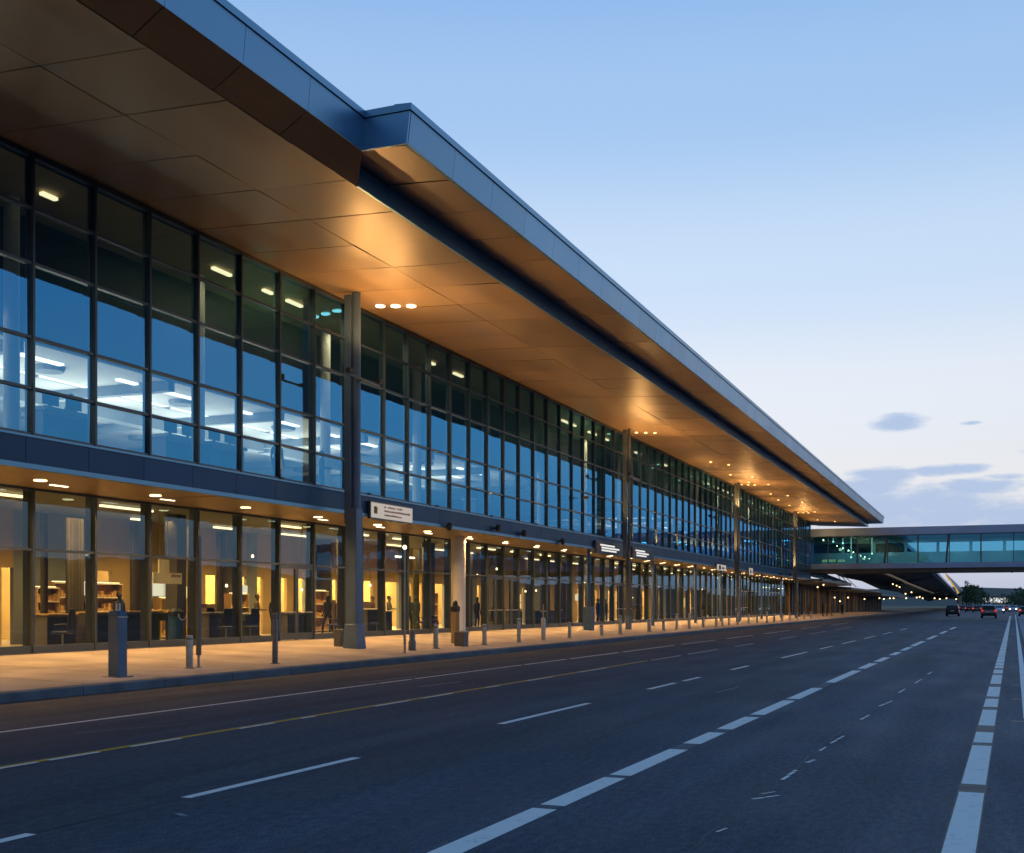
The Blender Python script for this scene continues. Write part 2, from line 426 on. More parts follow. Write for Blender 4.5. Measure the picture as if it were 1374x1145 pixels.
# drain grates along the gutter
# ------------------------------------------------------------------ terminal
T = tag(empty('terminal_building', (70, YG, 0), world=True), 'long glass airport terminal with a deep golden lit soffit and blue metal roof edge', 'building')
# roof
rf = MB()
rf.prism([(YL + .12, ZL + .1), (YL + .12, ZT - .08), (30, ZT + .5), (48, ZT + .2), (48, ZS + .1), (YF + .3, ZS + .1), (YL + .3, ZL + .3)], X0, XS - .01)
rf.prism([(YR + .14, ZL + .12), (YR + .04, ZT - .08), (30, ZT + .5), (48, ZT + .2), (48, ZS + .1), (YF + .05, ZS + .1), (YF + .05, 12.9)], XS + .06, XR - .06)
ROOF = part(rf, 'roof', 'roof_grey', T)
def panels(mb, prof_fn, xs, gap=.012):
    for a, b in zip(xs, xs[1:]): prof_fn(mb, a + gap/2, b - gap/2)
def frange(a, b, st):
    n = max(1, round((b-a)/st)); return [a + (b-a)*i/n for i in range(n+1)]
fa = MB()
panels(fa, lambda m, a, b: m.prism([(YL, ZL), (YL - .07, ZT - .16), (YL + .04, ZT - .16), (YL + .1, ZL)], a, b), frange(X0, XS, 2.4))
panels(fa, lambda m, a, b: m.prism([(YR, ZL), (YR - .09, ZT - .16), (YR + .02, ZT - .16), (YR + .1, ZL)], a, b), frange(XS + .05, XR, 2.4))
fa.hexa([(XS-.02, YR+.01, ZL), (XS+.05, YR+.01, ZL), (XS+.05, YL+.1, ZL), (XS-.02, YL+.1, ZL)], [(XS-.02, YR-.08, ZT-.16), (XS+.05, YR-.08, ZT-.16), (XS+.05, YL+.1, ZT-.16), (XS-.02, YL+.1, ZT-.16)])
fa.box(XR - .05, XR, YR + .1, 40, ZL, ZT - .16)
part(fa, 'fascia', 'fascia_metal', T)
cp = MB()
cp.prism([(YL - .11, ZT - .15), (YL - .12, ZT), (YL + .3, ZT + .03), (YL + .3, ZT - .15)], X0, XS - .03)
cp.prism([(YR - .13, ZT - .15), (YR - .14, ZT), (YR + .3, ZT + .03), (YR + .3, ZT - .15)], XS - .06, XR + .03)
cp.box(XS - .06, XS + .12, YR + .3, YL + .3, ZT - .15, ZT + .012)
part(cp, 'coping', 'coping_metal', T)
# soffit : brushed panels, each hung a hair out of true
so = MB()
def sheet(mb, a, b, y0, z0, y1, z1, gx=.016, gy=.014):
    j = lambda: (rnd.random()-.5)*.026
    gy_ = gy
    q = [(a+gx, y0+gy_, z0+j()), (b-gx, y0+gy_, z0+j()), (b-gx, y1-gy_, z1+j()), (a+gx, y1-gy_, z1+j())]
    mb.hexa(q, [(x_, y_, z_+.03) for x_, y_, z_ in q])
def zso(y): return ZFo + (ZS - ZFo)*(y - YF)/(YU - YF)
for a, b in zip(frange(X0, XR, 2.4), frange(X0, XR, 2.4)[1:]):
    for y0, y1 in ((YF + .02, 16.93), (16.93, 20.75)): sheet(so, a, b, y0, zso(y0), y1, zso(y1))
xe = frange(X0, XS, 2.4)
for a, b in zip(xe, xe[1:]):
    e_ = .98 if b == xe[-1] else 0
    q = [(a+.014, YL+.02, ZL), (b-.014, YL+.02, ZL), (b-.014+e_, YF-.01, ZFo), (a+.014, YF-.01, ZFo)]
    so.hexa(q, [(x_, y_ + .02, z_ + .04) for x_, y_, z_ in q])
for a, b in zip(frange(XS + .08, XR - .1, 2.4), frange(XS + .08, XR - .1, 2.4)[1:]): sheet(so, a, b, YR + .08, ZL, YF + .02, 12.57)
part(so, 'soffit', 'soffit_metal', T)
bk = MB(); bk.hexa([(X0, YF + .06, ZFo + .06), (XR - .1, YF + .06, ZFo + .06), (XR - .1, 21.0, ZS + .055), (X0, 21.0, ZS + .055)], [(X0, YF + .06, ZFo + .09), (XR - .1, YF + .06, ZFo + .09), (XR - .1, 21.0, ZS + .085), (X0, 21.0, ZS + .085)])
part(bk, 'soffit_backing', 'dark_metal', T)
bm_ = MB(); bm_.box(XS + .98, XR - .12, YF - .05, YF + .015, ZFo - .02, 12.54)
part(bm_, 'edge_beam', 'fascia_metal', T)
en = MB(); en.hexa([(XS-.01, YL+.02, ZL+.05), (XS+.02, YL+.02, ZL+.05), (XS+1.0, YF-.02, ZFo+.05), (XS+.97, YF-.02, ZFo+.05)], [(XS-.01, YL+.02, ZL+.2), (XS+.02, YL+.02, ZL+.2), (XS+1.0, YF-.02, 12.6), (XS+.97, YF-.02, 12.6)]); part(en, 'end_closure', 'gold_trim', T)
# spandrel band
sp = MB()
panels(sp, lambda m, a, b: m.box(a, b, YC, YC + .08, ZC + .12, ZU0 - .06), frange(X0, 34.6, 2.04), .016)
panels(sp, lambda m, a, b: m.box(a, b, YC, YC + .08, ZC + .12, ZU0 - .06), frange(34.6, X1, 3.82), .016)
part(sp, 'spandrel', 'spandrel_metal', T)
lp = MB(); lp.box(X0, X1, YC - .04, YC + .1, ZC, ZC + .115); lp.box(X0, X1, YC - .03, YC + .14, ZU0 - .055, ZU0 + .0)
part(lp, 'band_trim', 'coping_metal', T)
cs = MB()
for a, b in zip(frange(X0, X1, 3.2), frange(X0, X1, 3.2)[1:]): sheet(cs, a, b, YC + .11, ZC + .01, 24.0, ZC + .01, .006, .004)
part(cs, 'canopy_soffit', 'canopy_metal', T)
sl = MB(); sl.box(X0, X1, YC + .12, 48, ZC + .06, 5.60); part(sl, 'floor_slab', 'dark_wall', T)
# upper curtain wall bays
TR = [8.0, 9.84, 11.06]; TRL = [6.81] + TR
def bay(w, y, zs, mull, dep, sill, seed, gmat, edge_in=.0, head=.07):
    """frame + glass of one bay, origin at its left foot; zs = bottom, transoms..., top"""
    r_ = random.Random(seed); fr = MB()
    fr.box(-mull/2, mull/2, -.06, dep, zs[0], zs[-1])
    fr.box(mull/2, w - mull/2, -.03, .12, zs[0], zs[0] + sill)
    fr.box(mull/2, w - mull/2, -.03, .12, zs[-1] - head, zs[-1])
    for z in zs[1:-1]: fr.box(mull/2, w - mull/2, -.035, .11, z - .035, z + .035)
    gl = MB(); zz = [zs[0] + sill/2] + list(zs[1:-1]) + [zs[-1] - head/2]
    for a, b in zip(zz, zz[1:]):
        j = [(r_.random()-.5)*.009 for _ in range(4)]
        gl.quad((.01, .03 + j[0], a), (w - .01, .03 + j[1], a), (w - .01, .03 + j[2], b), (.01, .03 + j[3], b))
    return fr, gl
def wall_of_bays(name, edges, y, zs, gmat, mull, dep, sill, skip=()):
    cache = {}
    for i, (a, b) in enumerate(zip(edges, edges[1:])):
        if i in skip: continue
        key = (round(b - a, 2), i % 5)
        if key not in cache:
            fr, gl = bay(b - a, y, zs, mull, dep, sill, i, gmat)
            cache[key] = (fr, gl)
        fr, gl = cache[key]
        if isinstance(fr, MB):
            o = fr.build(name, 'frame_metal', T); g = gl.build('glass', gmat, o, recalc=False); cache[key] = (o, g)
        else:
            o = fr.copy(); COL.objects.link(o); g2 = gl.copy(); COL.objects.link(g2); g2.parent = o
        o.matrix_parent_inverse = Matrix.Translation(T.location).inverted(); o.location = (a, y, 0)
UP = [35.0 - 2.04*k for k in range(14, -1, -1)] + [35.85 + 1.91*k for k in range(60)]
UP[-1] = X1
wall_of_bays('window', UP, YU, [ZU0, 6.81, 8.0, 9.73, 11.02, ZU1], 'glass_upper', .07, .19, .07)
GR = [40.4 - 2.35*k for k in range(15, -1, -1)] + [41.75] + [43.65 + 2.2*k for k in range(49)]
GR[-1] = X1
doors = [i for i, a in enumerate(GR[:-1]) if abs(a - 35.7) < .1 or abs(a - 54.65) < .2 or abs(a - 56.85) < .2 or abs(a - 76.65) < .2 or abs(a - 78.85) < .2 or abs(a - 98.65) < .2 or abs(a - 120.65) < .2 or abs(a - 122.85) < .2]
wall_of_bays('shop_window', GR, YG, [ZF + .02, 3.25, ZC + .0], 'glass_ground', .085, .30, .20, skip=doors)
for i in doors:
    a, b = GR[i], GR[i+1]; w = b - a
    fr = MB(); fr.box(-.05, .05, -.06, .30, ZF + .02, ZC); fr.box(.05, w-.05, -.03, .12, 3.2, 3.3); fr.box(.05, w-.05, -.03, .12, ZC - .07, ZC)
    fr.box(w/2 - .03, w/2 + .03, -.02, .07, ZF + .02, 3.2)
    for q in (.05, w/2 + .03):
        fr.box(q, q + .07, -.02, .07, ZF + .04, 3.2); fr.box(q + w/2 - .15, q + w/2 - .08, -.02, .07, ZF + .04, 3.2)
        fr.box(q + .07, q + w/2 - .15, -.02, .07, ZF + .04, ZF + .28); fr.box(q + .07, q + w/2 - .15, -.02, .07, 3.1, 3.2)
    o = fr.build('door', 'frame_metal', T); o.matrix_parent_inverse = Matrix.Translation(T.location).inverted(); o.location = (a, YG, 0)
    gl = MB(); gl.quad((.05, .03, ZF+.1), (w-.05, .034, ZF+.1), (w-.05, .028, 3.2), (.05, .03, 3.2)); gl.quad((.05, .03, 3.28), (w-.05, .034, 3.28), (w-.05, .028, ZC), (.05, .03, ZC))
    gl.build('glass', 'glass_ground', o, recalc=False)
    h = MB()
    for q in (.16, w/2 + .14): h.tube([(q, -.07, ZF + 1.05), (q + w/2 - .34, -.07, ZF + 1.05)], .022); h.box(q + .02, q + .05, -.07, .0, ZF + 1.03, ZF + 1.07); h.box(q + w/2 - .4, q + w/2 - .37, -.07, 0, ZF + 1.03, ZF + 1.07)
    h.build('handle', 'steel', o)
# dark base course below the shopfronts
bs = MB(); bs.box(X0, X1, YG - .04, YG + .32, .2, ZF + .015); part(bs, 'base_course', 'steel_dark', T)
hd = MB(); hd.box(X0, X1, YU - .02, YU + .2, ZU1 + .003, ZS - .004); part(hd, 'head_trim', 'frame_metal', T)
# end wall and rear wall
ew = MB(); ew.box(X1, X1 + .3, YC + .05, 48, ZC + .02, ZS - .01); ew.box(X1, X1 + .3, YG + .4, 48, -.1, ZC + .0); ew.box(X0 - .3, X0, YC + .05, 48, -.1, ZS - .01); ew.box(X0, X1, 47.7, 48, -.1, ZS - .01)
part(ew, 'outer_wall', 'dark_wall', T)
# ---- upper hall inside
bh = MB(); bh.box(X0, X1, 24.0, 24.15, 8.9, 12.30); part(bh, 'bulkhead', 'bulkhead_black', T)
dc = MB()
for a, b in zip(frange(X0, X1, 6.4), frange(X0, X1, 6.4)[1:]):
    dc.box(a + .05, b - .05, 24.15, 27.4, 8.95, 9.05); dc.box(a + .05, b - .05, 27.8, 31.4, 8.95, 9.05); dc.box(a + .05, b - .05, 31.8, 37.8, 8.95, 9.05)
part(dc, 'hung_ceiling', 'white_ceiling', T)
du = MB()
for a, b in zip(frange(X0, X1, 6.4), frange(X0, X1, 6.4)[1:]):
    du.box(a - .15, a + .15, 24.2, 37.9, 8.62, 8.94)
    du.box(a + .16, b - .16, 29.2, 29.75, 8.45, 8.90)
    for y in (26.2, 33.4): du.lathe(a + 3.1, y, [(.45, 8.80), (.5, 8.94)], 14)
part(du, 'duct', 'grey_wall', T)
vc = MB(); vc.box(X0, X1, YU + .3, 24.0, 12.24, 12.30); part(vc, 'upper_ceiling', 'beige_wall', T)
bw = MB(); bw.box(X0, X1, 38, 38.2, 5.6, 12.3); part(bw, 'back_wall', 'dark_wall', T)
fu = MB(); fu.box(X0, X1, YC + .2, 38, 5.602, 5.66); part(fu, 'upper_floor', 'floor_tile', T)
ic = MB()
x = 15.0
while x < 150:
    ic.lathe(x, 23.2, [(.20, 5.66), (.20, 12.24)], 16); x += 7.64
part(ic, 'inner_column', 'white_paint', T, smooth=True)
lit_up = [(8, 42, 1.0), (42, 51, .06), (51, 57, 1.0), (57, 88, .08), (88, 98, 1.0), (98, 116, .22), (116, 150, .9)]
def lit(x):
    for a, b, k in lit_up:
        if a <= x < b: return k
    return .12
x = 9.0
while x < 148:
    k = lit(x)
    if k > .2:
        for y in (27.6, 31.6):
            MB().box(x, x + 6.0, y - .16, y + .16, 8.97, 9.03).build('ceiling_light', 'strip_white', T)
        if k > .6: MB().box(x + 1.0, x + 5.0, 25.4, 25.6, 8.88, 8.94).build('ceiling_light', 'strip_white', T)
    area('hall_lamp', (x + 3, 30, 8.8), 90*k + 3, 5.5, 7, (1, .86, .62))
    if k > .6: area('hall_uplight', (x + 3, 29, 7.2), 480*k, 4.5, 5, (1, .88, .70), rot=(R(180), 0, 0))
    x += 6.4
for xx in (22.5, 29.5, 32.2, 33.6, 44.5, 47, 61.3, 63.1, 66, 69, 76, 83, 91, 97, 99, 101, 104, 106, 109, 113, 118, 124, 131):
    MB().box(xx, xx + rnd.choice((.5, .9, 1.4)), 22.0, 22.14, 12.12, 12.2).build('ceiling_light', 'strip_warm', T)
for a, pw in ((29.5, 22), (32.5, 60), (38, 70), (64, 60), (68, 90), (72, 60), (95, 90), (100, 110), (106, 100), (114, 90), (122, 110), (130, 90), (138, 90), (146, 60)):
    area('void_lamp', (a, 22.3, 12.1), pw, 1.5, .6, (1, .75, .4))
# ---- ground hall inside
gf = MB(); gf.box(X0, X1, YG + .33, 40, ZF - .1, ZF + .005); part(gf, 'hall_floor', 'floor_tile', T)
gc = MB(); gc.box(X0, X1, 24.05, 40, ZC + .02, ZC + .05); part(gc, 'hall_ceiling', 'grey_wall', T)
# inner wall at Y=30 with openings into brighter rooms behind
open_px = [(2, 18), (122, 150), (276, 292), (323, 331), (345, 353), (377, 385), (395, 409), (446, 453), (486, 500), (511, 535), (545, 552), (560, 567), (578, 596), (640, 645), (668, 673), (700, 704), (726, 731), (775, 801), (804, 813), (816, 836), (862, 868), (884, 888), (905, 912), (926, 931), (945, 952), (966, 972), (984, 990), (1002, 1008), (1020, 1026), (1040, 1046)]
open_ = [(on_y(a, 30), on_y(b, 30)) for a, b in open_px if on_y(b, 30) < X1]
iw = MB(); dk = MB(); x = X0
for k, (a, b) in enumerate(open_ + [(X1, X1)]):
    (iw if k % 3 != 1 else dk).box(x, a, 30, 30.15, ZF, ZC + .02)
    if b > a: iw.box(a, b, 30.0, 30.15, 3.0, ZC + .02)
    x = b
part(iw, 'inner_wall', 'beige_wall', T); part(dk, 'inner_wall', 'grey_wall', T)
yw = MB(); yw.box(X0, X1, 34.2, 34.4, ZF, ZC + .02); part(yw, 'room_wall', 'yellow_wall', T)
for a, b in open_: area('room_lamp', ((a+b)/2 + 1.0, 32.3, 4.5), 240 + 100*(b-a), 1.2, 1.2, (1, .70, .32))
x = 8.0; i = 0
while x < 148:
    f = 1.0 if x < 34 else (.9 if x < 56 else (.45 if x < 80 else .7))
    area('shop_lamp', (x + 2.4, 27.2, 4.7), 240*f, 3.2, 1.6, (1, .64, .24), spread=140)
    for y in (25.4, 28.3):
        if (i*7 + int(y)) % 4 != 0: MB().box(x + .3 + .9*((i*3 + int(y)) % 3), x + 2.2 + .7*((i + int(y)) % 3), y, y + .12, ZC - .10, ZC - .03).build('ceiling_light', ('strip_dim' if i % 3 else 'strip_warm'), T)
    x += 4.8; i += 1
pt = MB()
for xx in (on_y(178, 30), on_y(300, 30), on_y(425, 30), on_y(655, 30), on_y(745, 30), on_y(845, 30), on_y(895, 30), on_y(935, 30)): pt.box(xx, xx + .12, 29.2, 29.99, ZF, ZC + .02)
part(pt, 'partition', 'dark_wall', T)
for k in range(26):
    px = 290 + 790*(k + rnd.random()*.8)/26; y = 24.8 + rnd.random()*3.6; x = on_y(px, y); z = 2.3 + rnd.random()*1.5
    if x > X1 - 1: continue
    m = MB(); m.lathe(x, y, [(.045, z), (.06, z + .05), (.03, z + .12)], 10); o = part(m, 'pendant_lamp', 'lamp_soft', T)
    m = MB(); m.tube([(x, y, z + .12), (x, y, ZC)], .008, 5); m.build('cord', 'black_plastic', o)
wr = random.Random(11)
for k in range(64):
    px = 46 + 1010*(k + wr.random()*.7)/64; x = on_y(px, 29.9)
    if x > X1 - 3 or any(a - .2 < x < b + .8 for a, b in open_): continue
    w_ = .5 + wr.random()*.9; t = wr.randrange(5); m = MB()
    if t == 0: m.box(x, x + w_, 29.93, 29.995, ZF + .1, ZF + 2.3); part(m, 'wall_door', 'bulkhead_black', T)
    elif t == 1: m.box(x, x + w_*.6, 29.93, 29.995, 1.5, 2.5); part(m, 'wall_lightbox', 'box_warm', T)
    elif t == 2: m.box(x, x + w_, 29.93, 29.995, 2.1, 2.6); part(m, 'wall_lightbox', 'box_white', T)
    elif t == 3: m.box(x, x + w_*1.5, 29.6, 29.995, ZF, 1.6 + wr.random()*.5); part(m, 'wall_cabinet', 'brown_cloth', T)
    else: m.box(x, x + w_*1.2, 29.7, 29.995, 1.3, 1.36); m.box(x, x + w_*1.2, 29.7, 29.995, 1.9, 1.96); [m.box(x + .1 + .22*q, x + .25 + .22*q, 29.75, 29.9, 1.361, 1.5 + .2*wr.random()) for q in range(int(w_*5))]; part(m, 'wall_shelf', 'goods', T)
gcol = MB()
for xx in (18.3, 23.4, 33.0, 44.6, 53.0, 61.6, 70, 79, 88, 97, 106, 115, 124, 133, 142): gcol.box(xx, xx + .5, 26.2, 26.7, ZF, ZC + .02)
part(gcol, 'inner_column', 'dark_wall', T)
def curtain(px0, px1, Y):
    a, b = on_y(px0, Y), on_y(px1, Y); m = MB(); n_ = 18; vs = []
    for i in range(n_ + 1):
        x_ = a + (b - a)*i/n_; y_ = Y + .05*math.sin(i*1.9); vs += [(x_, y_, ZF), (x_, y_, ZC - .3), (x_, y_ + .03, ZF), (x_, y_ + .03, ZC - .3)]
    fs = []
    for i in range(n_): k = i*4; fs += [(k, k+4, k+5, k+1), (k+2, k+3, k+7, k+6), (k+1, k+5, k+7, k+3), (k, k+2, k+6, k+4)]
    m.add(vs, fs); part(m, 'curtain', 'curtain_cloth', T)
for a, b, y in ((56, 64, 27.2), (89, 113, 27.8), (176, 190, 27.4), (253, 262, 26.8), (292, 300, 27.5), (412, 420, 27.0), (556, 562, 27.2), (626, 634, 26.8), (706, 716, 27), (730, 738, 27.2), (752, 760, 26.8)): curtain(a, b, y)
# ---- canopy downlights
x = 9.4
while x < 148:
    big = MB(); q_ = .16 if x < 45 else .10; big.lathe(x, 22.2, [(q_, ZC - .012), (q_, ZC + .03)], 14); o = part(big, 'downlight', 'lamp_warm', T)
    l = area('canopy_lamp', (x, 22.2, ZC - .03), 165 if x < 80 else 190, .4, .4, WARM, spread=150)
    if rnd.random() < .75:
        b2 = MB(); b2.box(x + .9, x + 1.5, 22.7, 22.78, ZC - .012, ZC + .02); part(b2, 'downlight', 'lamp_soft', T)
    x += 4.4
# ---- columns with floodlights
CXS = [34.05, 66.4, 99.4, 132.5]
for k, cx in enumerate(CXS):
    zb = side_z(19.7); kk = 1.0 if k == 0 else .56
    c = MB()
    c.lathe(cx + .06, 19.66, [(.15*kk, 4.5), (.15*kk, zso(19.66) - .02)], 20); 
    c.box(cx - .16, cx - .06, 19.74, 20.0, 4.5, 12.2)
    c.box(cx - .21*kk, cx + .21*kk, 19.71 - .21*kk, 19.71 + .21*kk, zb, 5.0)
    col = part(c, 'column', 'column_paint' if k == 0 else 'column_grey', T, bevel=.015)
    pq = lambda h, z: [(cx-h,19.69-h,z),(cx+h,19.69-h,z),(cx+h,19.69+h,z),(cx-h,19.69+h,z)]
    pl = MB(); pl.hexa(pq(.29*kk, zb-.02), pq(.245*kk, 1.12))
    q = pl.build('plinth', 'column_paint', col, bevel=.02)
    br = MB(); br.box(cx - 1.1, cx + 1.1, 19.30, 19.36, 9.30, 9.36); br.box(cx - .04, cx + .10, 19.36, 19.6, 9.29, 9.37); q = br.build('bracket', 'frame_metal', col)
    for s in (-1, 1):
        fl = MB(); fl.box(cx + s*1.0 - .10, cx + s*1.0 + .10, 19.22, 19.40, 9.37, 9.52)
        q = fl.build('floodlight', 'black_plastic', col)
    pw = 760 if k < 1 else 660
    for dx_, p_ in ((-1.0, .8), (1.0, 1.2)):
        spot('column_flood', (cx + dx_, 18.9, 9.6), (cx + dx_*1.6, 17.4, 13.4), pw*p_, WARM, 170, 1.0, .2)
    area('soffit_lamp', (cx + 2.3, 18.9, ZS - .2), 110, .9, .4, (1, .55, .2), spread=140)
    for j in range(3):
        y_ = 19.75 - .55*j; d_ = MB(); d_.lathe(cx + 1.9 + .12*j, y_, [(.17*kk, zso(y_) - .035), (.17*kk, zso(y_) + .02)], 16); part(d_, 'downlight', 'lamp_soft' if k == 0 else 'lamp_gold', T)
for xx in (84, 92, 99, 110, 117, 124, 131, 146):       # the far half carries more soffit lamps
    for j in range(2):
        y_ = 19.4 - 1.3*j - rnd.random(); d_ = MB(); d_.lathe(xx + 1.7*j + rnd.random(), y_, [(.09, zso(y_) - .035), (.09, zso(y_) + .02)], 12); part(d_, 'downlight', 'lamp_gold', T)
    spot('soffit_wash', (xx, 19.6, 10.2), (xx + 1, 17.5, 13.5), 300, WARM, 160, .9, .1)  # upward fill spot without a fixture, added to brighten the far soffit
# ---- invented uplights on the ledge above the blue band, added to brighten the soffit
x = 31.0; ul = 0
while x < 149:
    m = MB(); m.box(x - .09, x + .09, YC + .02, YC + .10, ZU0 + .002, ZU0 + .09); part(m, 'added_uplight', 'black_plastic', T)
    spot('soffit_fill', (x, YC - .02, ZU0 + .16), (x, 17.2, 12.1), (380 if x < 34 else 760) * (1.0 if x < 70 else 1.3), (1, .56, .20), 118, 1.0, .1)
    x += 5.6
# ---- canopy posts
def post(xx, r, y, mat, zt=ZC + .0, pier=0):
    m = MB(); zb = side_z(y); m.lathe(xx, y, [(r*1.5, zb - .01), (r*1.5, zb + .03), (r, zb + .04), (r, zt)], 20)
    o = part(m, 'canopy_post', mat, T, smooth=True)
    if pier:
        p_ = MB(); p_.box(xx - pier/2, xx + pier/2, y - pier/2, y + pier/2, zb - .02, 1.65); q = p_.build('pier', 'pier_blue', o, bevel=.015)
post(on_y(615, 22.6), .34, 22.6, 'white_paint')
for px in (876, 933, 967, 993, 1022, 1048, 1070): post(on_y(px, 21.0), .11, 21.0, 'column_paint')
post(on_y(790, 20.7), .10, 20.7, 'pier_blue', pier=.5)
# wall boxes on the spandrel
for px, py in ((597, 707), (663, 709), (698, 716), (750, 727), (1046, 770), (1058, 771)):
    q = at_y(px, py, YC); m = MB()
    m.box(q.x - .04, q.x + .04, YC - .12, YC, q.z - .04, q.z + .04); m.lathe(q.x, YC - .2, [(.06, -.16), (.12, -.1), (.12, .1), (.05, .16)], 12, q.z)
    part(m, 'wall_fixture', 'black_plastic', T)
for px, py in ((789, 668), (850, 580), (992, 657)):
    q = at_y(px, py, 20.1); m = MB(); m.box(q.x - .14, q.x + .14, 20.1, 20.3, q.z - .06, q.z + .08); m.box(q.x - .03, q.x + .03, 20.3, 20.56, q.z - .02, q.z + .02)
    part(m, 'camera_bracket', 'black_plastic', T)

# ------------------------------------------------------------------ signs
def sign(px0, py0, px1, py1, label, kind):
    y = YC - .16; a = at_y(px0, py0, y); b = at_y(px1, py1, y)
    w = b.x - a.x; z0, z1 = min(a.z, b.z), max(a.z, b.z)
    r = tag(empty('sign', (a.x, y, z0)), label, 'sign'); h = z1 - z0
    m = MB(); m.box(-.05, w + .05, 0, .12, -.05, h + .05); m.box(.2, .3, .12, .17, 0, h); m.box(w-.3, w-.2, .12, .17, 0, h)
    m.build('sign_frame', 'steel_dark', r)
    if kind == 'white':
        MB().box(0, w, -.012, 0, 0, h).build('sign_face', 'sign_face', r)
        p = MB(); p.box(.18, .18 + h*.46, -.02, -.013, h*.28, h*.74); p.build('pictogram', 'sign_dark', r)
        p2 = MB(); c = (.18 + h*.23, h*.51)
        p2.box(c[0]-.03, c[0]+.03, -.026, -.021, c[1]-.14, c[1]+.14); p2.box(c[0]-.14, c[0]+.14, -.026, -.021, c[1]-.02, c[1]+.05); p2.build('arrow', 'paint_yellow', r)
        t = MB()
        for row, (f0, f1, hh) in enumerate(((.30, .74, .10), (.30, .94, .12), (.30, .74, .10))):
            zz = h*(.74 - .27*row); x = w*f0
            while x < w*f1:
                cw = .07 + rnd.random()*.07; t.box(x, x + cw, -.02, -.013, zz, zz + h*hh*(.8 + .5*rnd.random())); x += cw + .03 + (.12 if rnd.random() < .15 else 0)
        t.build('lettering', 'sign_ink', r)
    elif kind == 'dark':
        MB().box(0, w, -.012, 0, 0, h).build('sign_face', 'sign_dark', r)
        t = MB()
        for row, (f0, f1) in enumerate(((.12, .55), (.16, .72), (.16, .62))):
            zz = h*(.66 - .24*row); x = w*f0
            while x < w*f1:
                cw = .10 + rnd.random()*.12; t.box(x, x + cw, -.02, -.013, zz, zz + h*.15); x += cw + .04
        t.build('lettering', 'sign_letters', r)
        MB().box(w*.03, w*.08, -.02, -.013, h*.2, h*.8).build('pictogram', 'sign_red', r)
    elif kind == 'picto':
        MB().box(0, w, -.012, 0, 0, h).build('sign_face', 'sign_face', r)
        t = MB(); t.box(w*.2, w*.42, -.02, -.013, h*.15, h*.85); t.box(w*.55, w*.8, -.02, -.013, h*.3, h*.6); t.build('pictogram', 'sign_red' if w < 1.3 else 'sign_dark', r)
    return r
sign(498, 694, 553, 683, 'wide white sign with three rows of small lettering beside the first roof column', 'white')
sign(800, 741, 841, 733, 'dark sign with white lettering and a red mark left of the second roof column', 'dark')
sign(849, 748, 877, 739, 'dark sign with white lettering just right of the second roof column', 'dark')
sign(962, 765, 974, 759, 'small white sign with a dark pictogram on the blue band far along the terminal', 'picto')
sign(1005, 771, 1010, 763, 'small square sign with a red pictogram, farthest along the blue band', 'picto')

# ------------------------------------------------------------------ bollards and posts
YB = 17.8
def bollard(h, r, kind=0):
    b = empty('bollard', (0, 0, 0)); m = MB()
    m.lathe(0, 0, [(r, 0), (r, h - .02), (r*.96, h - .005), (.01, h)] if kind != 2 else [(r*1.3, 0), (r*1.3, h*.42), (r, h*.5), (r, h*.9), (r*.7, h), (.01, h)], 20); m.build('post', 'steel' if kind != 2 else 'steel_dark', b, smooth=True)
    m = MB(); m.lathe(0, 0, [(r*1.7, -.01), (r*1.7, .012), (r*1.02, .02)], 20); m.build('base_plate', 'steel_dark', b)
    m = MB(); m.lathe(0, 0, [(r*1.03, h - .11), (r*1.03, h - .07)], 20); m.build('band', 'steel_dark', b)
    return b
protos = {}
def place_bollard(px, h, r, label, kind=0, y=YB):
    key = (h, r, kind); x = on_y(px, y); loc = (x, y, side_z(y))
    if key not in protos: protos[key] = bollard(h, r, kind); o = protos[key]; o.location = loc
    else: o = dup(protos[key], loc)
    tag(o, label, 'bollard', 'steel bollards along the kerb'); return o
place_bollard(254, .80, .085, 'short steel bollard nearest the left end of the pavement')
place_bollard(553, .70, .10, 'squat bollard with a thick foot just right of the thin white pole', 2)
place_bollard(585, .84, .085, 'steel bollard between the squat footed bollard and the beige post')
place_bollard(650, .80, .085, 'first steel bollard right of the round white column')
place_bollard(696, .98, .08, 'tall steel bollard, second to the right of the round white column')
place_bollard(764, .74, .08, 'slim steel bollard just left of the blue pier')
place_bollard(807, .55, .085, 'short steel bollard just right of the blue pier')
place_bollard(832, .98, .08, 'tall steel bollard just left of the second roof column')
place_bollard(871, .74, .10, 'thick steel bollard just right of the second roof column')
ords = ['second', 'third', 'fourth', 'fifth', 'sixth', 'seventh', 'eighth', 'ninth', 'tenth', 'eleventh', 'twelfth', 'thirteenth', 'fourteenth', 'fifteenth', 'sixteenth', 'seventeenth', 'eighteenth']
for o_, px, h in zip(ords, (890.5, 908, 925, 943.7, 960.7, 969, 978, 990, 1004.5, 1015.7, 1029, 1039, 1049, 1060, 1070, 1079, 1088, 1096), (.55, .98, .98, .74, .74, .74, .55, .98, .8, .74, .98, .74, .74, .8, .74, .74, .8, .74)):
    place_bollard(px, h, .085 if h in (.8, .74, .55) and not (h == .74) else .08, '%s steel bollard to the right of the second roof column' % o_)
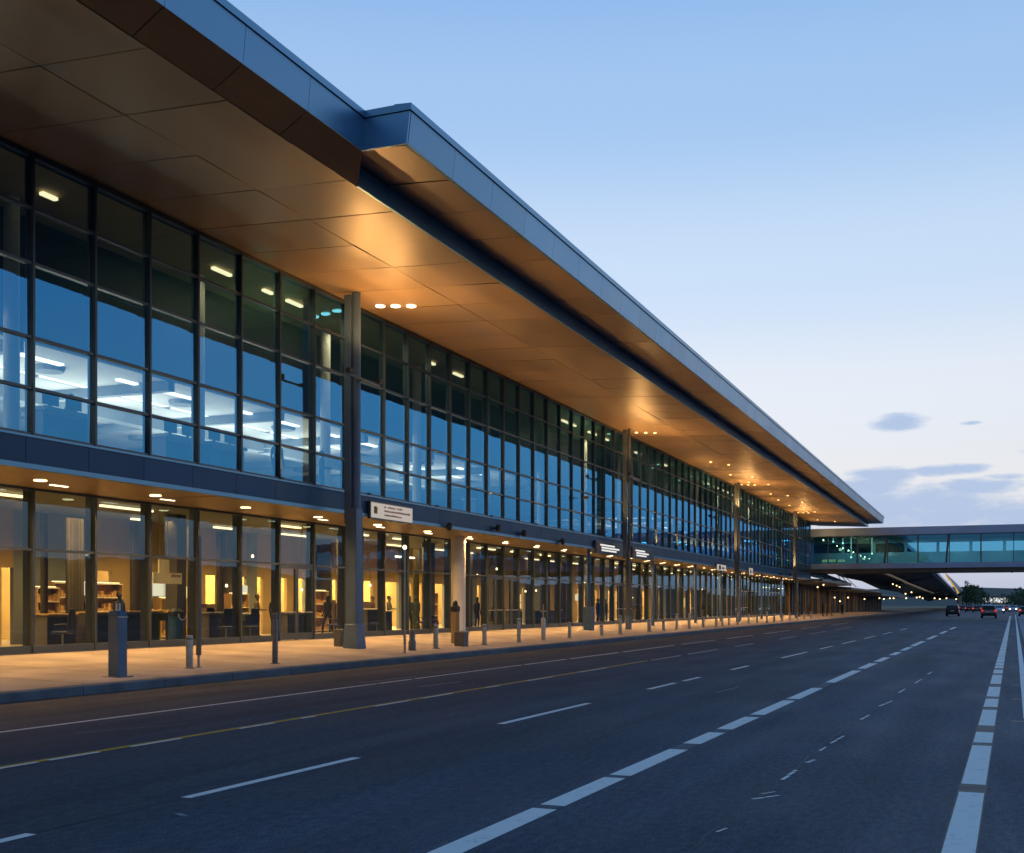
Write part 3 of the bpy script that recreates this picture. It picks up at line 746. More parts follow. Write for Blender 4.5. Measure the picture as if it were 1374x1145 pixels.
# big ticket pylon
q = on_z(158, 907, side_z(17.0)); Y_ = 17.3; x_ = on_y(158, Y_)
r = tag(empty('ticket_pylon', (x_, Y_, side_z(Y_))), 'tall square steel pylon with blue cap at the left of the pavement', 'pylon')
MB().hexa([(-.14,-.14,0),(.14,-.14,0),(.14,.14,0),(-.14,.14,0)], [(-.14,-.14,1.30),(.14,-.14,1.30),(.14,.14,1.30),(-.14,.14,1.30)]).build('body', 'column_paint', r, bevel=.012)
MB().box(-.24, .24, -.22, .22, -.01, .012).build('base_plate', 'steel_dark', r)
MB().hexa([(-.145,-.145,1.302),(.145,-.145,1.302),(.145,.145,1.302),(-.145,.145,1.302)], [(-.12,-.12,1.42),(.12,-.12,1.42),(.12,.12,1.42),(-.12,.12,1.42)]).build('cap', 'spandrel_metal', r, bevel=.01)
MB().box(-.15, .15, -.154, -.141, 1.27, 1.30).build('rim', 'steel', r)
m = MB(); m.lathe(.07, -.03, [(.045, 1.42), (.045, 1.66)], 12); m.build('reader', 'steel_dark', r)
m = MB(); m.box(-.10, -.08, -.06, -.03, 1.42, 1.58); m.box(-.08, .0, -.06, -.03, 1.421, 1.44); m.box(.0, .02, -.06, -.03, 1.42, 1.58); m.build('bracket', 'white_paint', r)
# slim post with head
Y_ = 17.3; x_ = on_y(369, Y_)
r = tag(empty('metal_post', (x_, Y_, side_z(Y_))), 'slim dark metal post with a small knob, left of the first roof column', 'post')
m = MB(); m.lathe(0, 0, [(.075, 0), (.075, 1.16), (.05, 1.2)], 14); m.build('post', 'steel_dark', r, smooth=True)
m = MB(); m.box(-.09, .06, -.06, .06, 1.2, 1.33); m.build('head', 'steel_dark', r, bevel=.02)
MB().lathe(0, 0, [(.13, -.01), (.13, .015)], 16).build('base_plate', 'steel_dark', r)
# thin poles
def pole(px, y, h, label, lamp):
    x_ = on_y(px, y); r = tag(empty('pole', (x_, y, side_z(y))), label, 'pole')
    MB().lathe(0, 0, [(.035, 0), (.03, h)], 10).build('shaft', 'steel', r, smooth=True)
    if lamp: MB().ball((0, 0, h + .05), .07, 8).build('lamp', 'lamp_soft', r)
    else: MB().box(-.05, .05, -.05, .05, .30, h).build('sleeve', 'steel_dark', r, bevel=.01)
    MB().lathe(0, 0, [(.07, -.01), (.07, .012)], 12).build('base_plate', 'steel_dark', r)
pole(543, 17.3, 3.35, 'thin white pole with a small round lamp right of the first roof column', True)
pole(266.5, 17.8, 3.2, 'thin dark sleeved pole beside the leftmost short bollard', False)
# beige post with black cap, bin box, flag-like crossbar post
y = 18.9; x_ = on_y(611, y); r = tag(empty('call_post', (x_, y, side_z(y))), 'beige call post with a rounded black head before the round white column', 'post')
MB().box(-.15, .13, -.12, .12, 0, 1.22).build('body', 'beige_wall', r, bevel=.02)
m = MB(); m.box(-.17, .17, -.13, .13, 1.222, 1.45); m.lathe(0, 0, [(.13, 1.45), (.09, 1.55), (.085, 1.62), (.02, 1.67)], 12); m.build('head', 'black_plastic', r, bevel=.03)
y = 17.9; x_ = on_y(619, y); r = tag(empty('litter_bin', (x_, y, side_z(y))), 'low square steel litter bin in front of the round white column', 'bin')
MB().box(-.20, .20, -.20, .20, 0, .52).build('body', 'steel_dark', r, bevel=.02)
MB().box(-.21, .21, -.21, .21, .522, .56).build('lid', 'steel', r, bevel=.01)
y = 17.8; x_ = on_y(729, y); r = tag(empty('information_post', (x_, y, side_z(y))), 'steel post carrying a small wooden crossbar plate, left of the blue pier', 'post')
MB().lathe(0, 0, [(.10, 0), (.10, .9), (.06, .98)], 16).build('post', 'steel', r, smooth=True)
m = MB(); m.box(-.02, .02, -.02, .02, .98, 1.55); m.build('rod', 'steel', r)
MB().box(-.34, .34, -.03, .03, 1.22, 1.29).build('crossbar', 'wood_top', r)
# grey box by the column
y = 20.6; x_ = on_y(455, y); r = tag(empty('cabinet', (x_, y, side_z(y))), 'small grey cabinet tucked behind the first roof column', 'cabinet')
MB().box(-.11, .11, -.15, .15, 0, .6).build('body', 'steel_dark', r, bevel=.015); MB().box(-.09, .09, -.165, -.15, .06, .55).build('door', 'steel_dark', r)

# ------------------------------------------------------------------ shop interior things
def ipos(px, Y): return on_y(px, Y)
def counter(px, Y, w, label, top='wood_top', h=1.05):
    r = tag(empty('counter', (ipos(px, Y), Y, ZF + .005)), label, 'counter')
    MB().box(0, w, .08, .6, 0, h - .05).build('body', 'dark_wall', r); MB().box(-.05, w + .05, 0, .7, h - .05, h).build('top', top, r, bevel=.01)
    MB().box(.03, w - .03, .06, .08, .1, h - .12).build('front_panel', 'black_plastic', r)
    return r
def chair(px, Y, rz, label):
    r = tag(empty('office_chair', (ipos(px, Y), Y, ZF + .005), rz), label, 'chair')
    MB().box(-.25, .25, -.25, .25, .44, .52).build('seat', 'black_plastic', r, bevel=.03)
    MB().hexa([(-.24,.20,.55),(.24,.20,.55),(.24,.26,.55),(-.24,.26,.55)], [(-.20,.28,1.2),(.20,.28,1.2),(.20,.34,1.2),(-.20,.34,1.2)]).build('backrest', 'black_plastic', r, bevel=.03)
    MB().tube([(0,0,.08),(0,0,.44)], .03).build('stem', 'steel', r)
    m = MB()
    for k in range(5):
        a = k*2*math.pi/5; m.tube([(0,0,.1),(.28*math.cos(a),.28*math.sin(a),.05)], .022)
    m.build('base', 'steel_dark', r)
    for s in (-1, 1):
        MB().tube([(s*.25,-.1,.5),(s*.29,-.12,.72),(s*.29,.16,.74)], .018).build('armrest', 'black_plastic', r)
    return r
def shelf(px, Y, w, h, label, n=5):
    r = tag(empty('display_shelf', (ipos(px, Y), Y, ZF + .005)), label, 'shelf')
    m = MB(); m.box(0, .04, 0, .4, 0, h); m.box(w-.04, w, 0, .4, 0, h); m.box(.04, w-.04, .36, .4, 0, h); m.build('frame', 'wood_top', r)
    for k in range(n):
        z = .1 + (h-.15)*k/(n-1); MB().box(.04, w-.04, 0, .36, z, z+.03).build('shelf_board', 'white_paint', r)
        if k < n-1:
            g = MB(); x = .08
            while x < w - .16:
                ww = .07 + rnd.random()*.12; g.box(x, x+ww, .08, .3, z+.031, z+.1+rnd.random()*.22); x += ww + .02
            g.build('goods', 'goods', r)
    MB().box(.08, w-.08, .1, .16, h + .0, h+.03).build('shelf_lamp', 'strip_warm', r)
    return r
counter(66, 26.4, 1.2, 'low sales counter with a wooden top in the leftmost lit shop bay')
shelf(50, 28.4, 1.0, 1.9, 'tall shelf of goods at the left edge of the leftmost shop bay')
shelf(72, 29.0, 1.3, 2.1, 'brightly lit shelf of golden goods behind the office chair')
chair(84, 25.9, R(200), 'black office chair behind the leftmost shop window')
counter(124, 26.2, 1.5, 'narrow dark counter with wooden top left of the square pylon', h=1.1)
counter(170, 26.0, 1.7, 'dark counter with wooden top just right of the square pylon', h=1.12)
# planter-like display, bin, hanging sign behind glass
x_ = ipos(212, 26.5); r = tag(empty('display_table', (x_, 26.5, ZF)), 'round-bellied display table heaped with small goods behind the hanging white sign', 'table')
MB().lathe(0, 0, [(.5, .78), (.62, 1.0), (.6, 1.05)], 18).build('bowl', 'black_plastic', r); MB().lathe(0, 0, [(.3, 0), (.08, .1), (.08, .78)], 14).build('pedestal', 'beige_wall', r)
g = MB()
for k in range(14): a = rnd.random()*6.28; q = rnd.random()*.45; g.ball((q*math.cos(a), q*math.sin(a), 1.08), .09, 6)
g.build('goods', 'goods', r)
x_ = ipos(236, 25.2); r = tag(empty('waste_bin', (x_, 25.2, ZF)), 'blue round waste bin with a hooped lid inside the shop window', 'bin')
MB().lathe(0, 0, [(.24, 0), (.26, .95)], 18).build('body', 'pier_blue', r); MB().lathe(0, 0, [(.28, .95), (.26, 1.1), (.12, 1.2)], 18).build('lid', 'black_plastic', r)
m = MB(); m.tube([(-.2 + .2*(1-math.cos(a*math.pi/8)), -.27, 1.02 - .2*math.sin(a*math.pi/8)) for a in range(9)], .02); m.build('hoop', 'white_paint', r)
a = at_y(206, 783, 25.4); b = at_y(244, 755, 25.4)
r = tag(empty('hanging_sign', (a.x, 25.4, a.z)), 'white L-shaped hanging sign board behind the third shop window', 'sign'); w = b.x - a.x; h = b.z - a.z
m = MB(); m.box(0, w, 0, .06, 0, h*.5); m.box(w*.2, w*.55, 0, .06, h*.5, h*1.1); m.build('board', 'white_paint', r); m = MB()
for q in (.24, .5): m.box(w*q, w*q + .02, .02, .04, h*1.1, ZC - a.z)
m.build('hanger', 'steel', r)
m = MB()
for q in range(5): m.box(w*(.62 + .07*q), w*(.66 + .07*q), -.008, -.002, h*.3, h*.42)
m.build('lettering', 'sign_dark', r)
shelf(216, 29.2, 1.6, 1.6, 'low wooden shelf with framed goods below the hanging white sign', 3)
counter(283, 26.6, 1.4, 'grey-topped counter in the bay right of the thin dark pole', 'steel')
chair(303, 26.0, R(150), 'black office chair in the bay left of the slim metal post')
counter(325, 26.8, 1.3, 'pale service desk just left of the slim metal post', 'white_paint', 1.0)
counter(388, 27.0, 1.6, 'dark service desk behind the glass entrance door', 'steel', 1.0)
counter(495, 27.0, 1.1, 'slim lectern desk in the first warm yellow bay right of the roof column', 'white_paint', 1.15)
counter(520, 26.6, .6, 'small white stand with a person behind it in the yellow bay', 'white_paint', 1.05)
shelf(126, 29.2, 1.5, 2.1, 'lit shelf of golden goods in the alcove behind the square pylon')
shelf(310, 29.2, 1.3, 1.8, 'lit shelf of goods in the bay left of the slim metal post', 4)
shelf(423, 29.2, 1.2, 2.0, 'lit shelf of goods just left of the first roof column', 4)
chair(335, 25.6, R(170), 'black office chair beside the pale service desk')
chair(448, 25.4, R(190), 'black office chair right beside the first roof column')
chair(506, 25.6, R(160), 'black office chair in the first yellow bay right of the first roof column')
chair(566, 25.2, R(210), 'black office chair behind the bollard left of the beige call post')
chair(655, 25.2, R(180), 'black office chair behind the first bollard right of the white column')
shelf(575, 28.0, 1.2, 2.0, 'shelf of goods in the yellow bay left of the round white column', 4)
x_ = ipos(548, 25.2)
a = at_y(546, 762, 25.0)
r = tag(empty('banner', (a.x - .9, 25.0, a.z - .3)), 'hanging orange banner below a strip lamp behind the glass above the squat bollard', 'banner')
MB().hexa([(0,0,0),(1.5,0,-.1),(1.5,.04,-.1),(0,.04,0)], [(-.1,0,.75),(1.6,0,.75),(1.6,.04,.75),(-.1,.04,.75)]).build('cloth', 'goods', r); MB().box(-.15, 1.65, -.03, .07, .75, .82).build('rail', 'strip_white', r)
for k, px in enumerate((660, 690, 720, 745)):
    counter(px, 26.6, 1.5, ('dark desk behind the glass above the %s steel bollard right of the white column' % ('first', 'second', 'third', 'fourth')[k]), 'wood_top' if k % 2 else 'steel', 1.0)

def updesk(px, Y, label):
    r = tag(empty('desk', (ipos(px, Y), Y, 5.665)), label, 'desk')
    MB().box(0, 1.8, 0, .8, .95, 1.05).build('top', 'white_paint', r, bevel=.01); m = MB(); m.box(.05, .12, .1, .7, 0, .95); m.box(1.68, 1.75, .1, .7, 0, .95); m.box(.12, 1.68, .6, .64, .2, .95); m.build('frame', 'steel_dark', r)
    for q in (.25, 1.05): m = MB(); m.box(q, q + .55, .3, .34, 1.15, 1.52); m.box(q + .22, q + .32, .31, .36, 1.05, 1.2); m.build('monitor', 'black_plastic', r, bevel=.01)
    return r
updesk(60, 21.6, 'desk with two monitors at the upper window, left above the square pylon')
updesk(225, 21.8, 'desk with two monitors upstairs, above the hanging white sign')
updesk(285, 21.6, 'desk with two monitors upstairs in the last brightly lit left bays')
updesk(640, 21.8, 'desk with two monitors upstairs, above the round white column')
# ------------------------------------------------------------------ people
def make_person(pose):
    P = {}; E = []
    def v(n, p, r): P[n] = (Vector(p), r)
    def e(a, b, m): E.append((a, b, m))
    sit = pose == 'sit'; dz = -.43 if sit else 0
    v('pelvis', (0,0,.95+dz), (.155,.115)); v('waist', (0,0,1.10+dz), (.135,.10)); v('chest', (0,-.005,1.29+dz), (.165,.118)); v('upper', (0,-.005,1.41+dz), (.125,.09))
    v('neck', (0,.005,1.49+dz), (.055,.055)); v('jaw', (0,.025,1.57+dz), (.055,.07)); v('head', (0,.02,1.655+dz), (.078,.096)); v('crown', (0,.005,1.735+dz), (.058,.072))
    v('nose', (0,.128,1.638+dz), (.012,.012)); e('head','nose','skin')
    for a, b, m in (('pelvis','waist','top'),('waist','chest','top'),('chest','upper','top'),('upper','neck','skin'),('neck','jaw','skin'),('jaw','head','skin'),('head','crown','skin')): e(a, b, m)
    for s, n in ((-1, 'l'), (1, 'r')):
        v('ear'+n, (s*.088,.015,1.645+dz), (.014,.02)); e('head','ear'+n,'skin')
        v('sh'+n, (s*.175,-.005,1.405+dz), (.062,.062)); e('upper','sh'+n,'top')
        if pose == 'hold' or sit: el, wr = (s*.225,.04,1.13+dz), (s*.13,.27,1.12+dz)
        elif pose == 'walk': el, wr = (s*.225,-s*.10,1.14), (s*.23,-s*.10+.12,.92)
        else: el, wr = (s*.225,-.02,1.13), (s*.235,.04,.89)
        v('el'+n, el, (.046,.046)); v('wr'+n, wr, (.03,.034)); e('sh'+n,'el'+n,'top'); e('el'+n,'wr'+n,'top')
        d = (Vector(wr) - Vector(el)).normalized(); up = Vector((0,0,1)) if abs(d.z) < .7 else Vector((0,1,0))
        side = d.cross(up).normalized(); w = Vector(wr)
        v('pm'+n, w + d*.075, (.022,.036)); e('wr'+n,'pm'+n,'skin')
        fan = up if abs(d.z) >= .7 else side
        for k, ln in enumerate((.065,.075,.07,.055)):
            o = fan*((k-1.5)*.019); b = w + d*.085 + o
            v('fa%d'%k+n, b + d*.03, (.009,.009)); v('fb%d'%k+n, b + d*ln + (Vector((0,0,-.012)) if abs(d.z) < .7 else Vector((-s*.012,0,0))), (.008,.008))
            e('pm'+n,'fa%d'%k+n,'skin'); e('fa%d'%k+n,'fb%d'%k+n,'skin')
        v('ta'+n, w + d*.04 + fan*.045, (.011,.011)); v('tb'+n, w + d*.075 + fan*.058, (.009,.009)); e('wr'+n,'ta'+n,'skin'); e('ta'+n,'tb'+n,'skin')
        v('hip'+n, (s*.095,0,.88+dz), (.098,.105)); e('pelvis','hip'+n,'leg')
        if sit: kn, an = (s*.11,.43,.50), (s*.11,.42,.09)
        elif pose == 'walk': kn, an = (s*.1,.10+s*.14,.50), (s*.1,s*.30-.03,.11 if s > 0 else .14)
        else: kn, an = (s*.105,.02,.49), (s*.11,-.02,.09)
        v('kn'+n, kn, (.062,.066)); v('an'+n, an, (.042,.046)); e('hip'+n,'kn'+n,'leg'); e('kn'+n,'an'+n,'leg')
        v('ba'+n, (an[0]*1.05, an[1]+.12, .045), (.042,.036)); v('to'+n, (an[0]*1.08, an[1]+.2, .036), (.034,.026)); e('an'+n,'ba'+n,'shoe'); e('ba'+n,'to'+n,'shoe')
    names = list(P); ix = {n: i for i, n in enumerate(names)}
    me = bpy.data.meshes.new('person'); me.from_pydata([P[n][0] for n in names], [(ix[a], ix[b]) for a, b, _ in E], [])
    o = bpy.data.objects.new('person', me); COL.objects.link(o)
    o.modifiers.new('skin', 'SKIN'); su = o.modifiers.new('sub', 'SUBSURF'); su.levels = 1; su.render_levels = 1
    for i, n in enumerate(names):
        sv = me.skin_vertices[0].data[i]; sv.radius = P[n][1]; sv.use_root = (n == 'pelvis')
    dg = bpy.context.evaluated_depsgraph_get(); ev = bpy.data.meshes.new_from_object(o.evaluated_get(dg))
    bpy.data.objects.remove(o)
    segs = [(P[a][0], P[b][0], m) for a, b, m in E]; order = ['top', 'leg', 'skin', 'shoe']
    for p in ev.polygons:
        c = p.center; best = (9, 'top')
        for a, b, m in segs:
            ab = b - a; t = max(0, min(1, (c - a).dot(ab)/max(1e-9, ab.length_squared))); dd = (c - a - ab*t).length
            if dd < best[0]: best = (dd, m)
        p.material_index = order.index(best[1]); p.use_smooth = True
    hm = MB(); n = 10; hz = 1.665 + dz       # hair cap
    prof = [(.093*math.sin(math.pi*k/n), .118*math.cos(math.pi*k/n)) for k in range(0, 6)]
    vs = []; fs = []
    for r_, z_ in prof:
        for i in range(14):
            a = 2*math.pi*i/14; y_ = r_*1.12*math.sin(a); vs.append((r_*math.cos(a), y_ - .008, hz + z_ - (.055 if y_ < -.02 and r_ > .085 else 0)))
    for k in range(5):
        for i in range(14): fs.append((k*14+i, k*14+(i+1)%14, (k+1)*14+(i+1)%14, (k+1)*14+i))
    hm.add(vs, fs)
    for s in (-1, 1): pass
    em = MB()
    for s in (-1, 1): em.ball((s*.032, .108, 1.66+dz), .011, 6)
    em.box(-.024, .024, .092, .102, 1.585+dz, 1.592+dz)
    return ev, hm, em
PM = {p: make_person(p) for p in ('stand', 'walk', 'sit', 'hold')}
def person(pose, loc, rz, label, cloth=('dark_cloth', 'dark_cloth'), sc=1.0):
    ev, hm, em = PM[pose]; me = ev.copy(); me.materials.clear()
    for q in (cloth[0], cloth[1], 'skin', 'black_plastic'): me.materials.append(MATS[q])
    o = bpy.data.objects.new('person', me); COL.objects.link(o); o.location = loc; o.rotation_euler.z = rz; o.scale = (sc,)*3
    tag(o, label, 'person'); h = hm.build('hair', 'hair', o, smooth=True); f = em.build('face_features', 'hair', o)
    return o
def inside(pose, px, Y, rz, label, cl=('dark_cloth', 'dark_cloth'), sc=1.0): return person(pose, (ipos(px, Y), Y, ZF + .005), R(rz), label, cl, sc)
inside('stand', 160, 28.5, 170, 'person in dark clothes standing in the lit doorway behind the square pylon')
inside('hold', 345, 27.6, 200, 'person in brown top at the pale desk left of the slim metal post', ('brown_cloth', 'dark_cloth'))
inside('stand', 368, 28.6, 160, 'person in dark clothes standing behind the slim metal post')
inside('walk', 440, 26.6, 90, 'person in dark clothes walking inside just left of the first roof column')
inside('stand', 500, 27.8, 180, 'person in dark coat standing in the first yellow bay', ('brown_cloth', 'dark_cloth'))
inside('hold', 522, 27.5, 185, 'person in grey top behind the small white stand', ('grey_cloth', 'dark_cloth'))
inside('stand', 549, 25.6, 150, 'person in black seen above the squat footed bollard')
inside('walk', 558, 26.0, 100, 'person in navy jacket beside the person in black above the squat bollard', ('navy_cloth', 'dark_cloth'))
inside('sit', 576, 26.4, 200, 'seated person in dark clothes in the bay left of the beige call post')
inside('stand', 640, 26.0, 160, 'person in dark clothes just right of the round white column')
inside('hold', 668, 26.2, 190, 'person in brown top behind the desk right of the first bollard after the white column', ('brown_cloth', 'dark_cloth'))
inside('stand', 802, 25.2, 170, 'person in black standing in the yellow lit bay right of the blue pier')
inside('stand', 812, 25.8, 150, 'person in navy standing in the yellow lit bay, second from the blue pier', ('navy_cloth', 'dark_cloth'))
inside('walk', 905, 25.4, 90, 'person in dark clothes walking inside behind the fourth canopy post')
for px, Y, ps, rz, lb in ((372, 22.2, 'stand', 160, 'person standing at the upper window above the slim metal post'), (432, 22.6, 'hold', 200, 'person standing upstairs just left of the first roof column'), (95, 22.8, 'walk', 90, 'person walking upstairs behind the bright window above the office chair')):
    person(ps, (ipos(px, Y), Y, 5.665), R(rz), lb, ('navy_cloth', 'dark_cloth'))
for k, (px, y, ps, rz, cl, lb) in enumerate(((1072, 20.8, 'stand', 200, 'dark_cloth', 'person in black standing by the far end of the terminal, leftmost of the waiting group'),
        (1086, 20.0, 'walk', 90, 'navy_cloth', 'person in navy walking by the far end of the terminal'),
        (1104, 19.5, 'stand', 180, 'dark_cloth', 'person in black under the bridge, leftmost of those below it'),
        (1109, 19.8, 'hold', 160, 'grey_cloth', 'person in grey under the bridge beside the person in black'),
        (1116, 19.2, 'stand', 190, 'brown_cloth', 'person in brown under the bridge, third from the left'),
        (1130, 19.6, 'walk', -80, 'dark_cloth', 'person in dark clothes under the bridge, rightmost of the group'))):
    person(ps, (on_y(px, y), y, side_z(y)), R(rz), lb, (cl, 'dark_cloth'))

# ------------------------------------------------------------------ sky bridge
XB = 151.0; B = tag(empty('sky_bridge', (XB, 0, 0), world=True), 'glazed footbridge crossing the road beyond the end of the terminal', 'bridge')
def zb(y_px, Y=0): return EYE + (HY - y_px)/F * ((XB*CT) + Y*ST)
YB0, YB1 = -46.0, 22.0; BW = 6.0
zt0, zt1 = 9.55, 8.72; gl0, gl1 = 8.2, 6.0
m = MB(); m.prism([(YB0, 10.4), (YB0, 11.2), (YB1, 11.2), (YB1, 10.4)], XB - .5, XB + BW); part(m, 'roof', 'roof_grey', B)
m = MB(); m.box(XB - .62, XB - .5, YB0, YB1, 10.45, 11.4); part(m, 'roof_edge', 'bridge_metal', B)
m = MB(); m.box(XB - .4, XB + BW, YB0, YB1, 6.35, 6.70); m.box(XB - .15, XB + BW - .2, YB0, YB1, 5.80, 6.348); part(m, 'deck', 'dark_wall', B)
m = MB(); m.box(XB - .5, XB - .4, YB0, YB1, 6.3, 6.95); part(m, 'deck_edge', 'bridge_metal', B)
ys = [YB1 - 3.6*i for i in range(20)]
for i, (a, b) in enumerate(zip(ys, ys[1:])):
    m = MB(); m.box(XB - .30, XB - .12, b, b + (.16 if i % 2 else .09), 6.95, 10.4)
    if i in (2, 4, 7): m.hexa([(XB-.30,b+.3,6.95),(XB-.15,b+.3,6.95),(XB-.15,b+.55,6.95),(XB-.30,b+.55,6.95)], [(XB-.30,b+.0,10.4),(XB-.15,b+.0,10.4),(XB-.15,b+.25,10.4),(XB-.30,b+.25,10.4)])
    o = part(m, 'window', 'frame_metal', B)
    g = MB(); j = rnd.uniform(-.02, .02); g.quad((XB-.2, a, 6.9), (XB-.2+j, b, 6.9), (XB-.2, b, 10.42), (XB-.2-j, a, 10.42)); q = g.build('glass', 'glass_bridge', o, recalc=False)
m = MB(); m.box(XB + BW - .3, XB + BW - .1, YB0, YB1, 6.7, 8.55); m.box(XB + BW - .3, XB + BW - .1, YB0, YB1, 9.75, 10.4)
for y in [YB1 - 3.9*i - 1 for i in range(17)]: m.box(XB + BW - .29, XB + BW - .11, y, y + .35, 8.55, 9.75)
part(m, 'far_wall', 'white_ceiling', B)
m = MB(); m.box(XB, XB + BW - .3, YB0, YB1, 10.3, 10.398); part(m, 'ceiling', 'grey_wall', B)
for y in (17, 12.2, 8, 3, -2): area('bridge_lamp', (XB + 3, y, 10.2), 70, 2.5, 1, (.9, .95, .85))
for px, py in ((1117, 722), (1131, 729), (1118, 727), (1142, 748), (1170, 743)):
    q = at_y(px, py, 8); d_ = plan_dir(px); t = (XB + 2.5)/d_.x; z_ = EYE + (HY - py)/F*t
    m = MB(); m.ball((XB + 2.5, d_.y*t, z_), .11, 8); m.tube([(XB+2.5, d_.y*t, z_+.1), (XB+2.5, d_.y*t, 10.32)], .015, 6); part(m, 'globe_lamp', 'lamp_soft', B)
m = MB()
d0, d1 = plan_dir(1103), plan_dir(1134); t0, t1 = (XB+.3)/d0.x, (XB+.3)/d1.x; y = d0.y*t0
while y > d1.y*t1:
    w = .12 + rnd.random()*.14; m.box(XB + .3, XB + .33, y - w, y, 7.2, 7.2 + rnd.choice((.30, .34, .38))); y -= w + .05 + (.2 if rnd.random() < .18 else 0)
part(m, 'lettering', 'letters_gold', B)
m = MB(); m.lathe(XB + 3, -30, [(.6, 0), (.6, 5.85)], 18); part(m, 'pier', 'concrete', B)
for px in (1238, 1358): 
    d_ = plan_dir(px); t = (XB)/d_.x; m = MB(); m.ball((XB, d_.y*t, 5.72), .12, 8); part(m, 'under_lamp', 'black_plastic', B)

# ------------------------------------------------------------------ second terminal beyond the bridge
FT = tag(empty('far_terminal', (220, 22, 0), world=True), 'darker second terminal with a low sweeping roof beyond the bridge', 'building')
m = MB()
pf = [(158, 11.4, 11.0), (215, 11.0, 10.4), (293, 10.9, 9.3), (420, 11.4, 8.0), (560, 12.2, 6.9), (690, 12.8, 6.2)]
for (xa, ya, za), (xb, yb, zb_) in zip(pf, pf[1:]):
    m.hexa([(xa,ya,za-.9),(xb,yb,zb_-.9),(xb,24,zb_-2.6 if zb_ > 7 else zb_-1.2),(xa,24,za-3.6)], [(xa,ya-.5,za),(xb,yb-.5,zb_),(xb,34,zb_+1.2),(xa,34,za+1.2)])
part(m, 'roof', 'far_soffit', FT)
m = MB()
for (xa, ya, za), (xb, yb, zb_) in zip(pf, pf[1:]): m.hexa([(xa,ya-.62,za-.5),(xb,yb-.62,zb_-.5),(xb,yb-.5,zb_-.5),(xa,ya-.5,za-.5)], [(xa,ya-.62,za+.1),(xb,yb-.62,zb_+.1),(xb,yb-.5,zb_+.1),(xa,ya-.5,za+.1)])
part(m, 'roof_edge', 'fascia_metal', FT)
m = MB()
tr = [(172, 18.2, 9.0), (230, 17.2, 8.4), (300, 16.6, 7.4), (420, 16.2, 6.4)]
for (xa, ya, za), (xb, yb, zb_) in zip(tr, tr[1:]): m.hexa([(xa,ya,za-.9),(xb,yb,zb_-.9),(xb,yb+.5,zb_-.9),(xa,ya+.5,za-.9)], [(xa,ya,za-.5),(xb,yb,zb_-.5),(xb,yb+.5,zb_-.5),(xa,ya+.5,za-.5)])
part(m, 'soffit_trim', 'gold_trim', FT)
m = MB(); m.box(150.6, 300, 23.8, 24.1, .2, 4.6); part(m, 'wall', 'bulkhead_black', FT)
for i in range(60):
    x = 152 + i*2.4 + rnd.random()*.8; m = MB(); m.box(x, x + .22, 23.5, 23.8, .3, 4.7); part(m, 'wall_post', 'column_paint' if i % 3 else 'gold_trim', FT)
m = MB(); m.prism([(19.2, 4.75), (19.2, 5.05), (24.1, 5.35), (24.1, 4.6)], 151, 186); m.prism([(19.2, 4.2), (19.2, 4.5), (24.1, 4.9), (24.1, 4.1)], 186, 240); m.prism([(19.0, 3.6), (19.0, 3.9), (24.1, 4.2), (24.1, 3.5)], 240, 320); part(m, 'canopy', 'roof_grey', FT)
m = MB()
for x in (160, 172, 185): m.hexa([(x,20,5.1),(x+9,20,5.1),(x+9,24,6.2),(x,24,6.2)], [(x+1,20,5.25),(x+8,20,5.25),(x+9,25,7.2),(x,25,7.2)])
part(m, 'skylight', 'fascia_metal', FT)
m = MB(); m.tube([(176, 19.5, 5.0), (182, 21.5, 7.6)], .07, 6); m.tube([(187, 19.5, 4.7), (182, 21.5, 7.6)], .07, 6); m.tube([(196, 19.5, 4.7), (188, 21.5, 7.2)], .06, 6); part(m, 'strut', 'steel', FT)
far_l = [(1098, 766, 20), (1104, 770, 20), (1097, 788, 20.3), (1105, 785, 20.5), (1138, 790, 20), (1138, 769, 20), (1153, 792, 20), (1160, 804, 20), (1120, 802, 23), (1138, 802, 23), (1127, 807, 23), (1180, 803, 19.5), (1186, 804, 19.5), (1194, 803, 19), (1199, 803, 19), (1215, 797, 18), (1223, 795, 18), (1216, 803, 18), (1230, 802, 17.5), (1234, 801, 17.5), (1238, 803, 17.5), (1254, 803, 16.5), (1261, 804, 16), (1198, 784, 17), (1203, 786, 17), (1207, 788, 17), (1270, 803, 15.5), (1283, 804, 15)]
for px, py, Y in far_l:
    q = at_y(px, py, Y); s_ = .00050*q.length; m = MB(); m.ball((q.x, q.y, q.z), max(.09, s_), 8); part(m, 'wall_lamp', 'lamp_far', FT)
for x in (156, 168, 180, 195, 212, 232): area('far_lamp', (x, 20.5, 4.1), 120, 1, 1, WARM)
FN = tag(empty('curved_canopy', (420, 9, 0), world=True), 'small upswept canopy with a gold lit underside beyond the dark far roof', 'canopy')
def fin_pt(px, py, X): d_ = plan_dir(px); t = X/d_.x; return Vector((X, d_.y*t, EYE + (HY - py)/F*t))
top = [(1269, 771), (1275, 779), (1281, 787), (1287, 796)]; right_ = [(1269.5, 772), (1279, 780), (1286, 787), (1292, 793)]
m = MB(); m2 = MB()
for i in range(3):
    a, b = fin_pt(*top[i], 420), fin_pt(*top[i+1], 420); c, d_ = fin_pt(*right_[i], 432), fin_pt(*right_[i+1], 432)
    m.hexa([a, b, d_, c], [a + Vector((0,0,.4)), b + Vector((0,0,.4)), d_ + Vector((0,0,.4)), c + Vector((0,0,.4))])
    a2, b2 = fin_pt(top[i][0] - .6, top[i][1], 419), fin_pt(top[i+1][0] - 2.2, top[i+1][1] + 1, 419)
    m2.hexa([a2, b2, b - Vector((.6,0,0)), a - Vector((.6,0,0))], [p + Vector((0,0,.25)) for p in (a2, b2, b - Vector((.6,0,0)), a - Vector((.6,0,0)))])
